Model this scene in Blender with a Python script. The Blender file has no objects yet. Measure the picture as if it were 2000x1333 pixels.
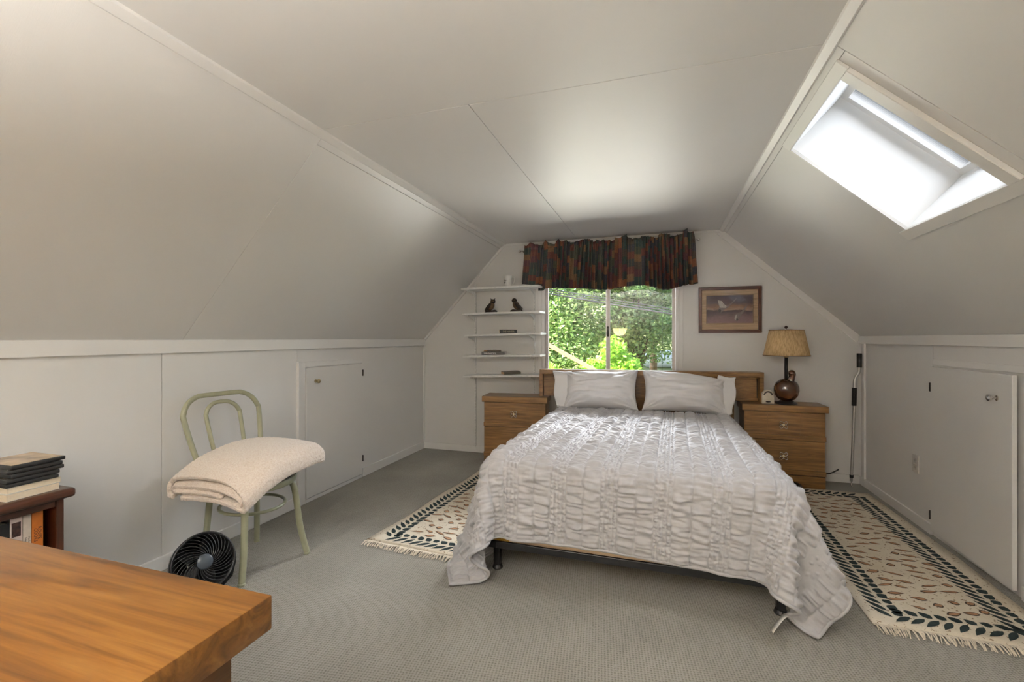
import bpy, bmesh, math, random
import numpy as np
from mathutils import Vector, Matrix
random.seed(7)
RNG = np.random.default_rng(7)
PI = math.pi
scene = bpy.context.scene
COL = scene.collection

# ------------------------------------------------------------------ camera
CAM_F = 889.0 / 2000.0 * 36.0
cam_data = bpy.data.cameras.new('camera')
cam_data.sensor_width = 36.0
cam_data.sensor_fit = 'HORIZONTAL'
cam_data.lens = CAM_F
cam_data.shift_y = -4.5 / 2000.0
cam_data.clip_start = 0.02
cam_data.clip_end = 300
cam = bpy.data.objects.new('camera', cam_data)
COL.objects.link(cam)
cam.location = (0, 0, 1.2)
cam.rotation_euler = (PI / 2, 0, math.radians(17.775))
scene.camera = cam

# ------------------------------------------------------------------ view
scene.view_settings.view_transform = 'Standard'
scene.view_settings.look = 'None'
scene.view_settings.exposure = 1.38
scene.view_settings.gamma = 1.0
scene.view_settings.use_curve_mapping = False
scene.cycles.use_denoising = True
scene.cycles.max_bounces = 8
scene.cycles.diffuse_bounces = 6
scene.cycles.glossy_bounces = 4
scene.cycles.transparent_max_bounces = 12
scene.cycles.sample_clamp_indirect = 6.0
scene.cycles.caustics_reflective = False
scene.cycles.caustics_refractive = False

# ------------------------------------------------------------------ world: open summer sky
world = bpy.data.worlds.new('world')
scene.world = world
world.use_nodes = True
wn = world.node_tree
wn.nodes.clear()
wo = wn.nodes.new('ShaderNodeOutputWorld')
wb = wn.nodes.new('ShaderNodeBackground')
sky = wn.nodes.new('ShaderNodeTexSky')
sky.sky_type = 'NISHITA'
sky.sun_disc = False
sky.sun_elevation = math.radians(48)
sky.sun_rotation = math.radians(250)
wb.inputs['Strength'].default_value = 0.32
wn.links.new(sky.outputs[0], wb.inputs[0])
wn.links.new(wb.outputs[0], wo.inputs[0])

# ------------------------------------------------------------------ lights
def look_rot(direction):
    return Vector(direction).to_track_quat('-Z', 'Y').to_euler()

def area(name, loc, target, sx, sy, watts, color=(1, 1, 1), spread=180):
    l = bpy.data.lights.new(name, 'AREA')
    l.shape = 'RECTANGLE'
    l.size = sx
    l.size_y = sy
    l.energy = watts
    l.color = color
    l.spread = math.radians(spread)
    o = bpy.data.objects.new(name, l)
    COL.objects.link(o)
    o.location = loc
    o.rotation_euler = look_rot(Vector(target) - Vector(loc))
    return o

sl = bpy.data.lights.new('sun', 'SUN')
sl.energy = 15
sl.angle = math.radians(0.6)
sl.color = (1.0, 0.96, 0.88)
so = bpy.data.objects.new('sun', sl)
COL.objects.link(so)
so.rotation_euler = look_rot((0.72, 0.38, -0.62))

# daylight that reaches the far window: open sky above the trees and sunlit ground below the sill
area('window_sky_light', (-0.45, 5.75, 2.75), (-0.45, 3.6, 0.9), 2.6, 1.2, 400, (0.94, 0.97, 1.0))
area('window_ground_light', (-0.45, 5.35, 0.05), (-0.6, 3.2, 1.9), 2.6, 1.4, 105, (1.0, 0.98, 0.93))
# skylight: open sky over the roof glazing
area('skylight_light', (1.20, 2.185, 2.295), (0.845, 2.185, 1.905), 0.60, 0.64, 6.5, (0.95, 0.98, 1.0))

# ------------------------------------------------------------------ tagging and mesh helpers
def tag(o, label=None, cat=None, group=None, kind=None):
    if label: o['label'] = label
    if cat: o['category'] = cat
    if group: o['group'] = group
    if kind: o['kind'] = kind
    return o

def empty(name, loc=(0, 0, 0), rz=0.0, label=None, cat=None, group=None, kind=None):
    o = bpy.data.objects.new(name, None)
    COL.objects.link(o)
    o.empty_display_size = 0.1
    o.location = loc
    o.rotation_euler = (0, 0, rz)
    return tag(o, label, cat, group, kind)

def copy_tree(o, parent=None):
    c = o.copy()
    COL.objects.link(c)
    c.parent = parent
    for ch in list(o.children):
        copy_tree(ch, c)
    return c

def link(name, me, mat=None, parent=None, smooth=False, loc=None):
    if mat is not None:
        me.materials.append(mat)
    if smooth:
        me.polygons.foreach_set('use_smooth', [True] * len(me.polygons))
    o = bpy.data.objects.new(name, me)
    COL.objects.link(o)
    if parent is not None:
        o.parent = parent
    if loc is not None:
        o.location = loc
    return o

class MB:
    """collects shapes of ONE part into a bmesh"""
    def __init__(self):
        self.bm = bmesh.new()
    def merge(self, other, M=None):
        if M is not None:
            bmesh.ops.transform(other, matrix=M, verts=other.verts)
        me = bpy.data.meshes.new('tmp')
        other.to_mesh(me)
        other.free()
        self.bm.from_mesh(me)
        bpy.data.meshes.remove(me)
        return self
    def box(self, x0, x1, y0, y1, z0, z1, bev=0.0, seg=2, M=None):
        b = bmesh.new()
        bmesh.ops.create_cube(b, size=1.0)
        bmesh.ops.transform(b, matrix=Matrix.Translation(((x0 + x1) / 2, (y0 + y1) / 2, (z0 + z1) / 2)) @
                            Matrix.Diagonal((abs(x1 - x0), abs(y1 - y0), abs(z1 - z0), 1)), verts=b.verts)
        if bev > 0:
            bmesh.ops.bevel(b, geom=list(b.edges), offset=bev, segments=seg, affect='EDGES', profile=0.5)
        return self.merge(b, M)
    def prism(self, pts, axis, a0, a1, bev=0.0, M=None):
        """polygon pts in the plane across `axis`, extruded from a0 to a1. axis y: pts=(x,z); x: (y,z); z: (x,y)"""
        b = bmesh.new()
        def mk(p, a):
            if axis == 'y': return (p[0], a, p[1])
            if axis == 'x': return (a, p[0], p[1])
            return (p[0], p[1], a)
        v0 = [b.verts.new(mk(p, a0)) for p in pts]
        v1 = [b.verts.new(mk(p, a1)) for p in pts]
        n = len(pts)
        b.faces.new(v0)
        b.faces.new(list(reversed(v1)))
        for i in range(n):
            b.faces.new((v0[i], v0[(i + 1) % n], v1[(i + 1) % n], v1[i]))
        bmesh.ops.recalc_face_normals(b, faces=list(b.faces))
        if bev > 0:
            bmesh.ops.bevel(b, geom=list(b.edges), offset=bev, segments=2, affect='EDGES', profile=0.5)
        return self.merge(b, M)
    def lathe(self, prof, n=32, M=None, cap=True):
        b = bmesh.new()
        rings = []
        for r, z in prof:
            rings.append([b.verts.new((r * math.cos(2 * PI * i / n), r * math.sin(2 * PI * i / n), z)) for i in range(n)])
        for a, c in zip(rings[:-1], rings[1:]):
            for i in range(n):
                b.faces.new((a[i], a[(i + 1) % n], c[(i + 1) % n], c[i]))
        if cap:
            b.faces.new(list(reversed(rings[0])))
            b.faces.new(rings[-1])
        bmesh.ops.recalc_face_normals(b, faces=list(b.faces))
        return self.merge(b, M)
    def tube(self, pts, rad, n=10, closed=False, M=None):
        """rad: number or list"""
        P = [Vector(p) for p in pts]
        m = len(P)
        R = rad if isinstance(rad, (list, tuple)) else [rad] * m
        b = bmesh.new()
        rings = []
        up = None
        for i in range(m):
            if closed:
                t = (P[(i + 1) % m] - P[(i - 1) % m])
            else:
                t = P[min(i + 1, m - 1)] - P[max(i - 1, 0)]
            t.normalize()
            if up is None:
                up = t.orthogonal().normalized()
            up = (up - t * up.dot(t)).normalized()
            side = t.cross(up)
            rings.append([b.verts.new(P[i] + (up * math.cos(2 * PI * k / n) + side * math.sin(2 * PI * k / n)) * R[i]) for k in range(n)])
        if closed:
            a, c = rings[-1], rings[0]
            best = min(range(n), key=lambda s: sum((a[k].co - c[(k + s) % n].co).length for k in range(n)))
            rings.append([c[(k + best) % n] for k in range(n)])
        for a, c in zip(rings[:-1], rings[1:]):
            for k in range(n):
                b.faces.new((a[k], a[(k + 1) % n], c[(k + 1) % n], c[k]))
        if not closed:
            b.faces.new(list(reversed(rings[0])))
            b.faces.new(rings[-1])
        bmesh.ops.recalc_face_normals(b, faces=list(b.faces))
        return self.merge(b, M)
    def ball(self, c, r, sx=1, sy=1, sz=1, n=16, M=None):
        b = bmesh.new()
        bmesh.ops.create_uvsphere(b, u_segments=n, v_segments=max(8, n // 2), radius=r)
        bmesh.ops.transform(b, matrix=Matrix.Translation(c) @ Matrix.Diagonal((sx, sy, sz, 1)), verts=b.verts)
        return self.merge(b, M)
    def build(self, name, mat, parent=None, smooth=False, angle=None):
        me = bpy.data.meshes.new(name)
        self.bm.to_mesh(me)
        self.bm.free()
        o = link(name, me, mat, parent, smooth)
        if angle is not None:
            me.polygons.foreach_set('use_smooth', [True] * len(me.polygons))
            me.set_sharp_from_angle(angle=math.radians(angle))
        return o

def np_mesh(name, V, F):
    """V (n,3) array, F (m,k) int array"""
    V = np.asarray(V, dtype=np.float32)
    F = np.asarray(F, dtype=np.int32)
    me = bpy.data.meshes.new(name)
    me.vertices.add(len(V))
    me.vertices.foreach_set('co', V.ravel())
    k = F.shape[1]
    me.loops.add(F.size)
    me.loops.foreach_set('vertex_index', F.ravel())
    me.polygons.add(len(F))
    me.polygons.foreach_set('loop_start', np.arange(0, F.size, k, dtype=np.int32))
    me.polygons.foreach_set('loop_total', np.full(len(F), k, dtype=np.int32))
    me.update(calc_edges=True)
    me.validate()
    return me

def grid_faces(ny, nx, wrap=False):
    idx = np.arange(ny * nx).reshape(ny, nx)
    if wrap:
        idx = np.concatenate([idx, idx[:, :1]], axis=1)
    return np.stack([idx[:-1, :-1].ravel(), idx[:-1, 1:].ravel(), idx[1:, 1:].ravel(), idx[1:, :-1].ravel()], axis=1)

def set_uv(me, uv_per_vertex):
    lay = me.uv_layers.new(name='UVMap')
    vi = np.zeros(len(me.loops), dtype=np.int32)
    me.loops.foreach_get('vertex_index', vi)
    lay.data.foreach_set('uv', np.asarray(uv_per_vertex, dtype=np.float32)[vi].ravel())

def smooth_noise(shape, sx, sy, rng):
    """gaussian filtered white noise, sigma in cells, unit variance"""
    a = rng.standard_normal(shape)
    fy = np.fft.fftfreq(shape[0])[:, None]
    fx = np.fft.fftfreq(shape[1])[None, :]
    g = np.exp(-2 * (PI ** 2) * ((fx * sx) ** 2 + (fy * sy) ** 2))
    b = np.real(np.fft.ifft2(np.fft.fft2(a) * g))
    return b / (b.std() + 1e-9)

def spline(pts, per=8, closed=False):
    """Catmull-Rom through pts"""
    P = [Vector(p) for p in pts]
    n = len(P)
    out = []
    rng_ = range(n) if closed else range(n - 1)
    for i in rng_:
        if closed:
            p0, p1, p2, p3 = P[(i - 1) % n], P[i], P[(i + 1) % n], P[(i + 2) % n]
        else:
            p0, p1, p2, p3 = P[max(i - 1, 0)], P[i], P[i + 1], P[min(i + 2, n - 1)]
        for k in range(per):
            t = k / per
            out.append(0.5 * ((2 * p1) + (p2 - p0) * t + (2 * p0 - 5 * p1 + 4 * p2 - p3) * t * t + (3 * p1 - p0 - 3 * p2 + p3) * t ** 3))
    if not closed:
        out.append(P[-1])
    return out

def text_mesh(name, body, size, mat, parent, M, extrude=0.0004):
    cu = bpy.data.curves.new(name, 'FONT')
    cu.body = body
    cu.size = size
    cu.align_x = 'CENTER'
    cu.align_y = 'CENTER'
    cu.extrude = extrude
    cu.resolution_u = 2
    tmp = bpy.data.objects.new('tmp_text', cu)
    COL.objects.link(tmp)
    dg = bpy.context.evaluated_depsgraph_get()
    me = bpy.data.meshes.new_from_object(tmp.evaluated_get(dg))
    bpy.data.objects.remove(tmp)
    bpy.data.curves.remove(cu)
    me.transform(M)
    me.materials.clear()
    me.name = name
    return link(name, me, mat, parent)

# ------------------------------------------------------------------ materials
class N:
    def __init__(self, name):
        self.m = bpy.data.materials.new(name)
        self.m.use_nodes = True
        self.t = self.m.node_tree
        self.t.nodes.clear()
        self.out = self.t.nodes.new('ShaderNodeOutputMaterial')
        self.b = self.t.nodes.new('ShaderNodeBsdfPrincipled')
        self.t.links.new(self.b.outputs[0], self.out.inputs[0])
    def n(self, typ, **kw):
        nd = self.t.nodes.new(typ)
        for k, v in kw.items():
            if k in nd.inputs.keys():
                nd.inputs[k].default_value = v
            else:
                setattr(nd, k, v)
        return nd
    def l(self, a, b):
        self.t.links.new(a, b)
    def coord(self, scale=(1, 1, 1), which='Object', rot=(0, 0, 0)):
        tc = self.n('ShaderNodeTexCoord')
        mp = self.n('ShaderNodeMapping')
        mp.inputs['Scale'].default_value = scale
        mp.inputs['Rotation'].default_value = rot
        self.l(tc.outputs[which], mp.inputs[0])
        return mp.outputs[0]
    def noise(self, vec, scale=5, detail=3, rough=0.5, dist=0.0):
        nd = self.n('ShaderNodeTexNoise')
        nd.inputs['Scale'].default_value = scale
        nd.inputs['Detail'].default_value = detail
        nd.inputs['Roughness'].default_value = rough
        nd.inputs['Distortion'].default_value = dist
        self.l(vec, nd.inputs['Vector'])
        return nd.outputs['Fac']
    def ramp(self, fac, stops, interp='LINEAR'):
        nd = self.n('ShaderNodeValToRGB')
        cr = nd.color_ramp
        cr.interpolation = interp
        while len(cr.elements) < len(stops):
            cr.elements.new(0.5)
        for e, (p, c) in zip(cr.elements, stops):
            e.position = p
            e.color = (c[0], c[1], c[2], 1) if len(c) == 3 else c
        self.l(fac, nd.inputs[0])
        return nd.outputs[0]
    def math(self, op, a, b=None):
        nd = self.n('ShaderNodeMath', operation=op)
        for i, v in enumerate((a, b)):
            if v is None: continue
            if isinstance(v, (int, float)): nd.inputs[i].default_value = v
            else: self.l(v, nd.inputs[i])
        return nd.outputs[0]
    def mix(self, fac, a, b, blend='MIX'):
        nd = self.n('ShaderNodeMix', data_type='RGBA', blend_type=blend)
        for sock, v in ((nd.inputs[0], fac), (nd.inputs[6], a), (nd.inputs[7], b)):
            if isinstance(v, (int, float)): sock.default_value = v
            elif isinstance(v, (tuple, list)): sock.default_value = (v[0], v[1], v[2], 1)
            else: self.l(v, sock)
        return nd.outputs[2]
    def bump(self, h, strength=0.3, dist=0.01):
        nd = self.n('ShaderNodeBump')
        nd.inputs['Strength'].default_value = strength
        nd.inputs['Distance'].default_value = dist
        self.l(h, nd.inputs['Height'])
        self.l(nd.outputs[0], self.b.inputs['Normal'])
    def col(self, c):
        if isinstance(c, (tuple, list)): self.b.inputs['Base Color'].default_value = (c[0], c[1], c[2], 1)
        else: self.l(c, self.b.inputs['Base Color'])
        return self
    def set(self, rough=None, metal=None, spec=None, sheen=None, coat=None):
        if rough is not None: self.b.inputs['Roughness'].default_value = rough
        if metal is not None: self.b.inputs['Metallic'].default_value = metal
        if spec is not None: self.b.inputs['Specular IOR Level'].default_value = spec
        if sheen is not None: self.b.inputs['Sheen Weight'].default_value = sheen
        if coat is not None: self.b.inputs['Coat Weight'].default_value = coat
        return self

def srgb(r, g, b):
    f = lambda c: (c / 255 / 12.92) if c / 255 <= 0.04045 else ((c / 255 + 0.055) / 1.055) ** 2.4
    return (f(r), f(g), f(b))

def plain(name, c, rough=0.5, metal=0.0, var=0.06, nscale=40, bump=0.0, bdist=0.002, spec=None, coat=None):
    q = N(name)
    v = q.coord()
    f = q.noise(v, nscale, 4)
    lo = tuple(x * (1 - var) for x in c)
    hi = tuple(min(1, x * (1 + var)) for x in c)
    q.col(q.ramp(f, [(0.3, lo), (0.7, hi)]))
    q.set(rough=rough, metal=metal, spec=spec, coat=coat)
    if bump > 0:
        q.bump(f, bump, bdist)
    return q.m

def paint(name, c, rough=0.4, streak=(1, 1, 1), bump=0.12):
    q = N(name)
    v = q.coord(streak)
    f = q.noise(v, 60, 4, 0.6)
    big = q.noise(q.coord(), 1.3, 3)
    lo = tuple(x * 0.965 for x in c)
    q.col(q.ramp(big, [(0.35, lo), (0.7, c)]))
    q.set(rough=rough)
    q.bump(f, bump, 0.002)
    return q.m

def wood(name, cs, axis='x', scale=1.0, rough=0.35, fine=0.35, coat=0.15, dist=1.2, stretch=11.0):
    q = N(name)
    k = [stretch, stretch, stretch]
    k['xyz'.index(axis)] = 1.0
    v = q.coord(tuple(a * scale for a in k))
    f = q.noise(v, 2.2, 5, 0.55, dist)
    base = q.ramp(f, [(0.28, cs[0]), (0.5, cs[1]), (0.72, cs[2])])
    k2 = [170.0, 170.0, 170.0]
    k2['xyz'.index(axis)] = 5.0
    g = q.noise(q.coord(tuple(k2)), 1.0, 3, 0.6)
    gr = q.ramp(g, [(0.35, (1 - fine,) * 3), (0.6, (1.0, 1.0, 1.0))])
    q.col(q.mix(1.0, base, gr, 'MULTIPLY'))
    q.set(rough=rough, coat=coat)
    q.bump(g, 0.06, 0.001)
    return q.m

M = {}
M['wall'] = paint('wall_paint', (0.76, 0.75, 0.73), 0.42)
M['slope'] = paint('slope_paint', (0.74, 0.73, 0.71), 0.40, (1, 6, 1), 0.10)
M['ceiling'] = paint('ceiling_paint', (0.75, 0.74, 0.72), 0.42, (6, 1, 1), 0.10)
M['trim'] = paint('trim_paint', (0.80, 0.79, 0.77), 0.35)
M['shaft'] = paint('shaft_paint', (0.86, 0.86, 0.85), 0.5)
M['joint'] = plain('joint_gap', (0.30, 0.28, 0.26), 0.8)
M['whitemetal'] = plain('white_enamel', (0.82, 0.82, 0.81), 0.35)
M['black'] = plain('black_plastic', (0.012, 0.012, 0.013), 0.35)
M['rubber'] = plain('black_grip', (0.014, 0.013, 0.013), 0.6)
M['chrome'] = plain('chrome', (0.75, 0.73, 0.70), 0.2, 1.0)
M['brass'] = plain('aged_brass', (0.58, 0.47, 0.28), 0.28, 1.0)
M['darkhinge'] = plain('dark_hinge', (0.03, 0.025, 0.02), 0.45, 0.6)
M['oak'] = wood('oak_veneer', [srgb(108, 76, 40), srgb(136, 98, 54), srgb(160, 120, 72)], 'x')
M['oak_y'] = wood('oak_veneer_side', [srgb(108, 76, 40), srgb(136, 98, 54), srgb(160, 120, 72)], 'y')
M['honey'] = wood('honey_birch', [srgb(80, 48, 14), srgb(122, 78, 28), srgb(146, 101, 45)], 'x', 0.62, 0.36, 0.12, 0.10, 2.2, 13.0)
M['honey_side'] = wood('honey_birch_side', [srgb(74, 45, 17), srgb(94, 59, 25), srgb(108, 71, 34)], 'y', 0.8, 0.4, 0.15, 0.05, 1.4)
M['walnut'] = wood('dark_walnut', [srgb(48, 24, 12), srgb(70, 36, 20), srgb(86, 46, 26)], 'y', 1.0, 0.3, 0.3, 0.3)
M['walnut_z'] = wood('dark_walnut_upright', [srgb(48, 24, 12), srgb(70, 36, 20), srgb(86, 46, 26)], 'z', 1.0, 0.3, 0.3, 0.3)
M['picframe'] = wood('mahogany_frame', [srgb(58, 26, 14), srgb(84, 40, 22), srgb(100, 52, 30)], 'x', 1.0, 0.3, 0.2, 0.3)
M['sage'] = plain('sage_green_paint', srgb(150, 150, 124), 0.35, 0, 0.05)
M['vinyl'] = plain('black_vinyl', (0.012, 0.02, 0.018), 0.32)
M['cream'] = plain('cream_paper', srgb(222, 208, 184), 0.8, 0, 0.05, 200)
M['paperwhite'] = plain('white_paper', srgb(226, 224, 218), 0.8, 0, 0.04, 200)
M['tanpaper'] = plain('tan_paper', srgb(196, 160, 124), 0.85, 0, 0.08, 150)
M['ink'] = plain('black_ink', (0.012, 0.011, 0.01), 0.6)
M['whiteink'] = plain('white_ink', (0.75, 0.74, 0.70), 0.6)

def fabric_white():
    q = N('white_cotton')
    v = q.coord((1, 1, 1))
    q.col((0.80, 0.79, 0.80))
    q.set(rough=0.85, sheen=0.15)
    q.bump(q.noise(v, 900, 2), 0.08, 0.001)
    return q.m
M['cotton'] = fabric_white()

def quilt_mat():
    q = N('grey_quilt_cotton')
    v = q.coord()
    f = q.noise(v, 35, 4)
    q.col(q.ramp(f, [(0.3, (0.42, 0.41, 0.415)), (0.7, (0.475, 0.465, 0.47))]))
    q.set(rough=0.75, sheen=0.25)
    q.bump(q.noise(v, 700, 2), 0.12, 0.001)
    return q.m
M['quilt'] = quilt_mat()

def carpet_mat():
    q = N('loop_carpet')
    v = q.coord((1, 1, 1), 'Object', (0, 0, math.radians(38)))
    sp = q.n('ShaderNodeSeparateXYZ')
    q.l(v, sp.inputs[0])
    K = 2 * PI / 0.0165
    a = q.math('SINE', q.math('MULTIPLY', sp.outputs[0], K))
    b = q.math('SINE', q.math('MULTIPLY', sp.outputs[1], K))
    w = q.math('MULTIPLY', a, b)
    nz = q.noise(q.coord(), 420, 3, 0.7)
    nz2 = q.noise(q.coord(), 130, 3, 0.7)
    h = q.math('ADD', q.math('MULTIPLY', w, 0.5), q.math('MULTIPLY', nz, 1.6))
    big = q.noise(q.coord(), 2.2, 4)
    base = q.ramp(big, [(0.3, srgb(154, 150, 139)), (0.7, srgb(174, 171, 160))])
    loops = q.ramp(q.math('ADD', q.math('MULTIPLY', w, 0.22), nz2), [(0.24, (0.50, 0.48, 0.45)), (0.54, (1, 1, 1))])
    q.col(q.mix(1.0, base, loops, 'MULTIPLY'))
    q.set(rough=0.95, spec=0.1, sheen=0.2)
    q.bump(h, 0.7, 0.006)
    return q.m
M['carpet'] = carpet_mat()

def rug_mat():
    q = N('cream_rug_pile')
    v = q.coord()
    sp = q.noise(v, 75, 2, 0.6)
    base = q.ramp(q.noise(v, 4, 3), [(0.3, srgb(214, 202, 182)), (0.7, srgb(228, 219, 202))])
    dots = q.ramp(sp, [(0.30, srgb(150, 124, 92)), (0.38, (1, 1, 1))])
    q.col(q.mix(1.0, base, dots, 'MULTIPLY'))
    q.set(rough=0.95, spec=0.1)
    q.bump(q.noise(v, 350, 2), 0.5, 0.004)
    return q.m
M['rug'] = rug_mat()
M['rugteal'] = plain('rug_teal_wool', srgb(28, 44, 44), 0.95, 0, 0.35, 60, 0.4, 0.004)
M['rugbrown'] = plain('rug_brown_wool', srgb(176, 132, 98), 0.95, 0, 0.2, 60, 0.4, 0.004)
M['rugdark'] = plain('rug_umber_wool', srgb(78, 62, 46), 0.95, 0, 0.3, 60, 0.4, 0.004)
M['fringe'] = plain('rug_fringe_cotton', srgb(222, 211, 192), 0.95, 0, 0.1, 90)

def fleece_mat():
    q = N('cream_fleece')
    v = q.coord()
    f = q.noise(v, 160, 3, 0.65)
    q.col(q.ramp(f, [(0.3, srgb(228, 210, 194)), (0.62, srgb(246, 234, 222))]))
    q.set(rough=0.95, spec=0.1, sheen=0.4)
    q.bump(f, 0.9, 0.006)
    return q.m
M['fleece'] = fleece_mat()

def glass_mat(name, refl=1.0, tint=(1, 1, 1)):
    q = N(name)
    q.t.nodes.remove(q.b)
    tr = q.n('ShaderNodeBsdfTransparent')
    tr.inputs[0].default_value = (*tint, 1)
    gl = q.n('ShaderNodeBsdfGlossy')
    gl.inputs['Roughness'].default_value = 0.0
    fr = q.n('ShaderNodeFresnel')
    fr.inputs['IOR'].default_value = 1.5
    mx = q.n('ShaderNodeMixShader')
    q.l(q.math('MULTIPLY', fr.outputs[0], refl), mx.inputs[0])
    q.l(tr.outputs[0], mx.inputs[1])
    q.l(gl.outputs[0], mx.inputs[2])
    q.l(mx.outputs[0], q.out.inputs[0])
    return q.m
M['glass'] = glass_mat('clear_glass', 1.0)
M['picglass'] = glass_mat('picture_glass', .7)

# ================================================================== THE ROOM
XL, XR, YW, YB = -2.45, 1.60, 4.47, -1.40
ZC = 2.18
CXL, CXR = -1.52, 0.545
ZKL, ZKR = 1.19, 1.215

def struct(o):
    o['kind'] = 'structure'
    return o

struct(MB().box(XL - .12, XR + .12, YB - .15, YW + .13, -0.12, 0.0).build('floor', M['carpet']))

# slope frames: local (a along the slope, y, c outwards)
def frame_matrix(o, p):
    t = (Vector((p[0], 0, p[1])) - Vector((o[0], 0, o[1])))
    L = t.length
    t.normalize()
    y = Vector((0, 1, 0))
    n = t.cross(y)
    m = Matrix(((t.x, y.x, n.x, o[0]), (t.y, y.y, n.y, 0), (t.z, y.z, n.z, o[1]), (0, 0, 0, 1)))
    return m, L
ML, LL = frame_matrix((XL, ZKL), (CXL, ZC))
MR, LR = frame_matrix((CXR, ZC), (XR, ZKR))

def panel(parent, M4, x0, x1, y0, y1, z0, z1, mat):
    return MB().box(x0, x1, y0, y1, z0, z1, 0.0012, 1, M4).build('panel', mat, parent)

# knee wall left (x = XL), with its plywood panels
wl = struct(MB().box(XL - .12, XL - .006, YB - .1, YW + .1, 0, ZKL + .02).build('wall_left', M['wall']))
for y0, y1 in ((YB, 1.692), (1.695, 2.622), (2.625, YW)):
    panel(wl, None, XL - .006, XL, y0, y1, 0.0, ZKL, M['wall'])
wr = struct(MB().box(XR + .006, XR + .12, YB - .1, YW + .1, 0, ZKR + .02).build('wall_right', M['wall']))
for y0, y1 in ((YB, 2.20), (2.203, 3.432), (3.435, YW)):
    panel(wr, None, XR, XR + .006, y0, y1, 0.0, ZKR, M['wall'])

# sloping walls under the roof
sl_ = struct(MB().box(-.05, LL + .05, YB - .1, YW + .1, .008, .10, M=ML).build('wall_slope_left', M['slope']))
panel(sl_, ML, 0, LL, YB, 1.799, 0, .008, M['slope'])
panel(sl_, ML, 0, LL - .062, 1.800, YW, 0, .008, M['slope'])
panel(sl_, ML, LL - .060, LL, 1.801, YW, -.001, .008, M['slope'])

HA0, HA1, HY0, HY1 = 0.0952, 0.7135, 1.858, 2.510     # skylight opening in the right slope
SD = 0.35                                              # depth of the light shaft
b = MB()
b.box(-.05, LR + .05, YB - .1, HY0 - .02, .008, .10, M=MR).box(-.05, LR + .05, HY1 + .02, YW + .1, .008, .10, M=MR)
b.box(-.05, HA0 - .02, HY0 - .02, HY1 + .02, .008, .10, M=MR).box(HA1 + .02, LR + .05, HY0 - .02, HY1 + .02, .008, .10, M=MR)
sr_ = struct(b.build('wall_slope_right', M['slope']))
panel(sr_, MR, 0, LR, YB, 1.752, 0, .008, M['slope'])
panel(sr_, MR, 0, .052, 1.755, YW, -.0008, .008, M['slope'])
b = MB()
b.box(.054, LR, 1.755, HY0, 0, .008, M=MR).box(.054, LR, HY1, YW, 0, .008, M=MR)
b.box(.054, HA0, HY0, HY1, 0, .008, M=MR).box(HA1, LR, HY0, HY1, 0, .008, M=MR)
b.build('panel', M['slope'], sr_)

# flat ceiling
ce = struct(MB().box(CXL - .03, CXR + .03, YB - .1, YW + .1, ZC + .007, ZC + .1).build('ceiling', M['ceiling']))
panel(ce, None, CXL, CXR, YB, 1.758, ZC, ZC + .007, M['ceiling'])
panel(ce, None, CXL, -0.7565, 1.761, YW, ZC, ZC + .007, M['ceiling'])
panel(ce, None, -0.754, CXR, 1.761, YW, ZC, ZC + .007, M['ceiling'])

# window gable
WX0, WX1, WZ0, WZ1 = -1.115, 0.185, 0.82, 1.95
b = MB()
b.prism([(-2.56, 0), (WX0, 0), (WX0, 2.26), (-1.50, 2.26), (-2.56, 1.13)], 'y', YW, YW + .12)
b.prism([(WX1, 0), (1.71, 0), (1.71, 1.16), (.53, 2.26), (WX1, 2.26)], 'y', YW, YW + .12)
b.box(WX0, WX1, YW, YW + .12, 0, WZ0).box(WX0, WX1, YW, YW + .12, WZ1, 2.26)
struct(b.build('wall_back', M['wall']))
# rear gable, behind the photographer
struct(MB().prism([(-2.56, 0), (1.71, 0), (1.71, 1.16), (.53, 2.26), (-1.50, 2.26), (-2.56, 1.13)], 'y', YB - .12, YB).build('wall_front', M['wall']))

# mouldings and boards
def trim(n, mb, mat='trim'):
    return struct(mb.build('trim_%d' % n, M[mat]))
trim(1, MB().box(XL - .001, XL + .020, YB, YW, 1.124, ZKL + .004, .003))
trim(2, MB().box(XR - .020, XR + .001, YB, YW, 1.160, ZKR + .006, .003))
trim(3, MB().prism([(CXL - .017, ZC - .022), (CXL - .007, ZC - .025), (CXL + .024, ZC - .009), (CXL + .028, ZC + .002), (CXL - .006, ZC + .002)], 'y', YB, YW))
trim(4, MB().prism([(CXR + .016, ZC - .019), (CXR + .006, ZC - .024), (CXR - .018, ZC - .008), (CXR - .022, ZC + .002), (CXR + .006, ZC + .002)], 'y', YB, YW))
# boards on the window wall under the slopes and in the corners
trim(5, MB().box(0, LR, YW - .012, YW + .001, -.055, .004, .002, 1, MR))
trim(6, MB().box(0, LL, YW - .012, YW + .001, -.022, .004, .002, 1, ML))
trim(7, MB().box(XL, XL + .018, YW - .018, YW, 0, ZKL - .06, .003))
trim(8, MB().box(XR - .016, XR, YW - .10, YW - .06, 0, ZKR - .05, .003))
trim(9, MB().box(CXL, CXR, YW - .012, YW + .001, ZC - .020, ZC + .001, .003))
struct(MB().box(XL, XL + .014, YB, 2.622, 0, .075, .003).box(XL, XL + .014, 3.372, YW, 0, .075, .003).build('baseboard_left', M['trim']))
struct(MB().box(XR - .014, XR, YB, 2.700, 0, .065, .003).box(XR - .014, XR, 3.435, YW, 0, .065, .003).build('baseboard_right', M['trim']))
struct(MB().box(XL + .014, XR - .014, YW - .014, YW, 0, .07, .003).build('baseboard_back', M['trim']))

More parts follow.
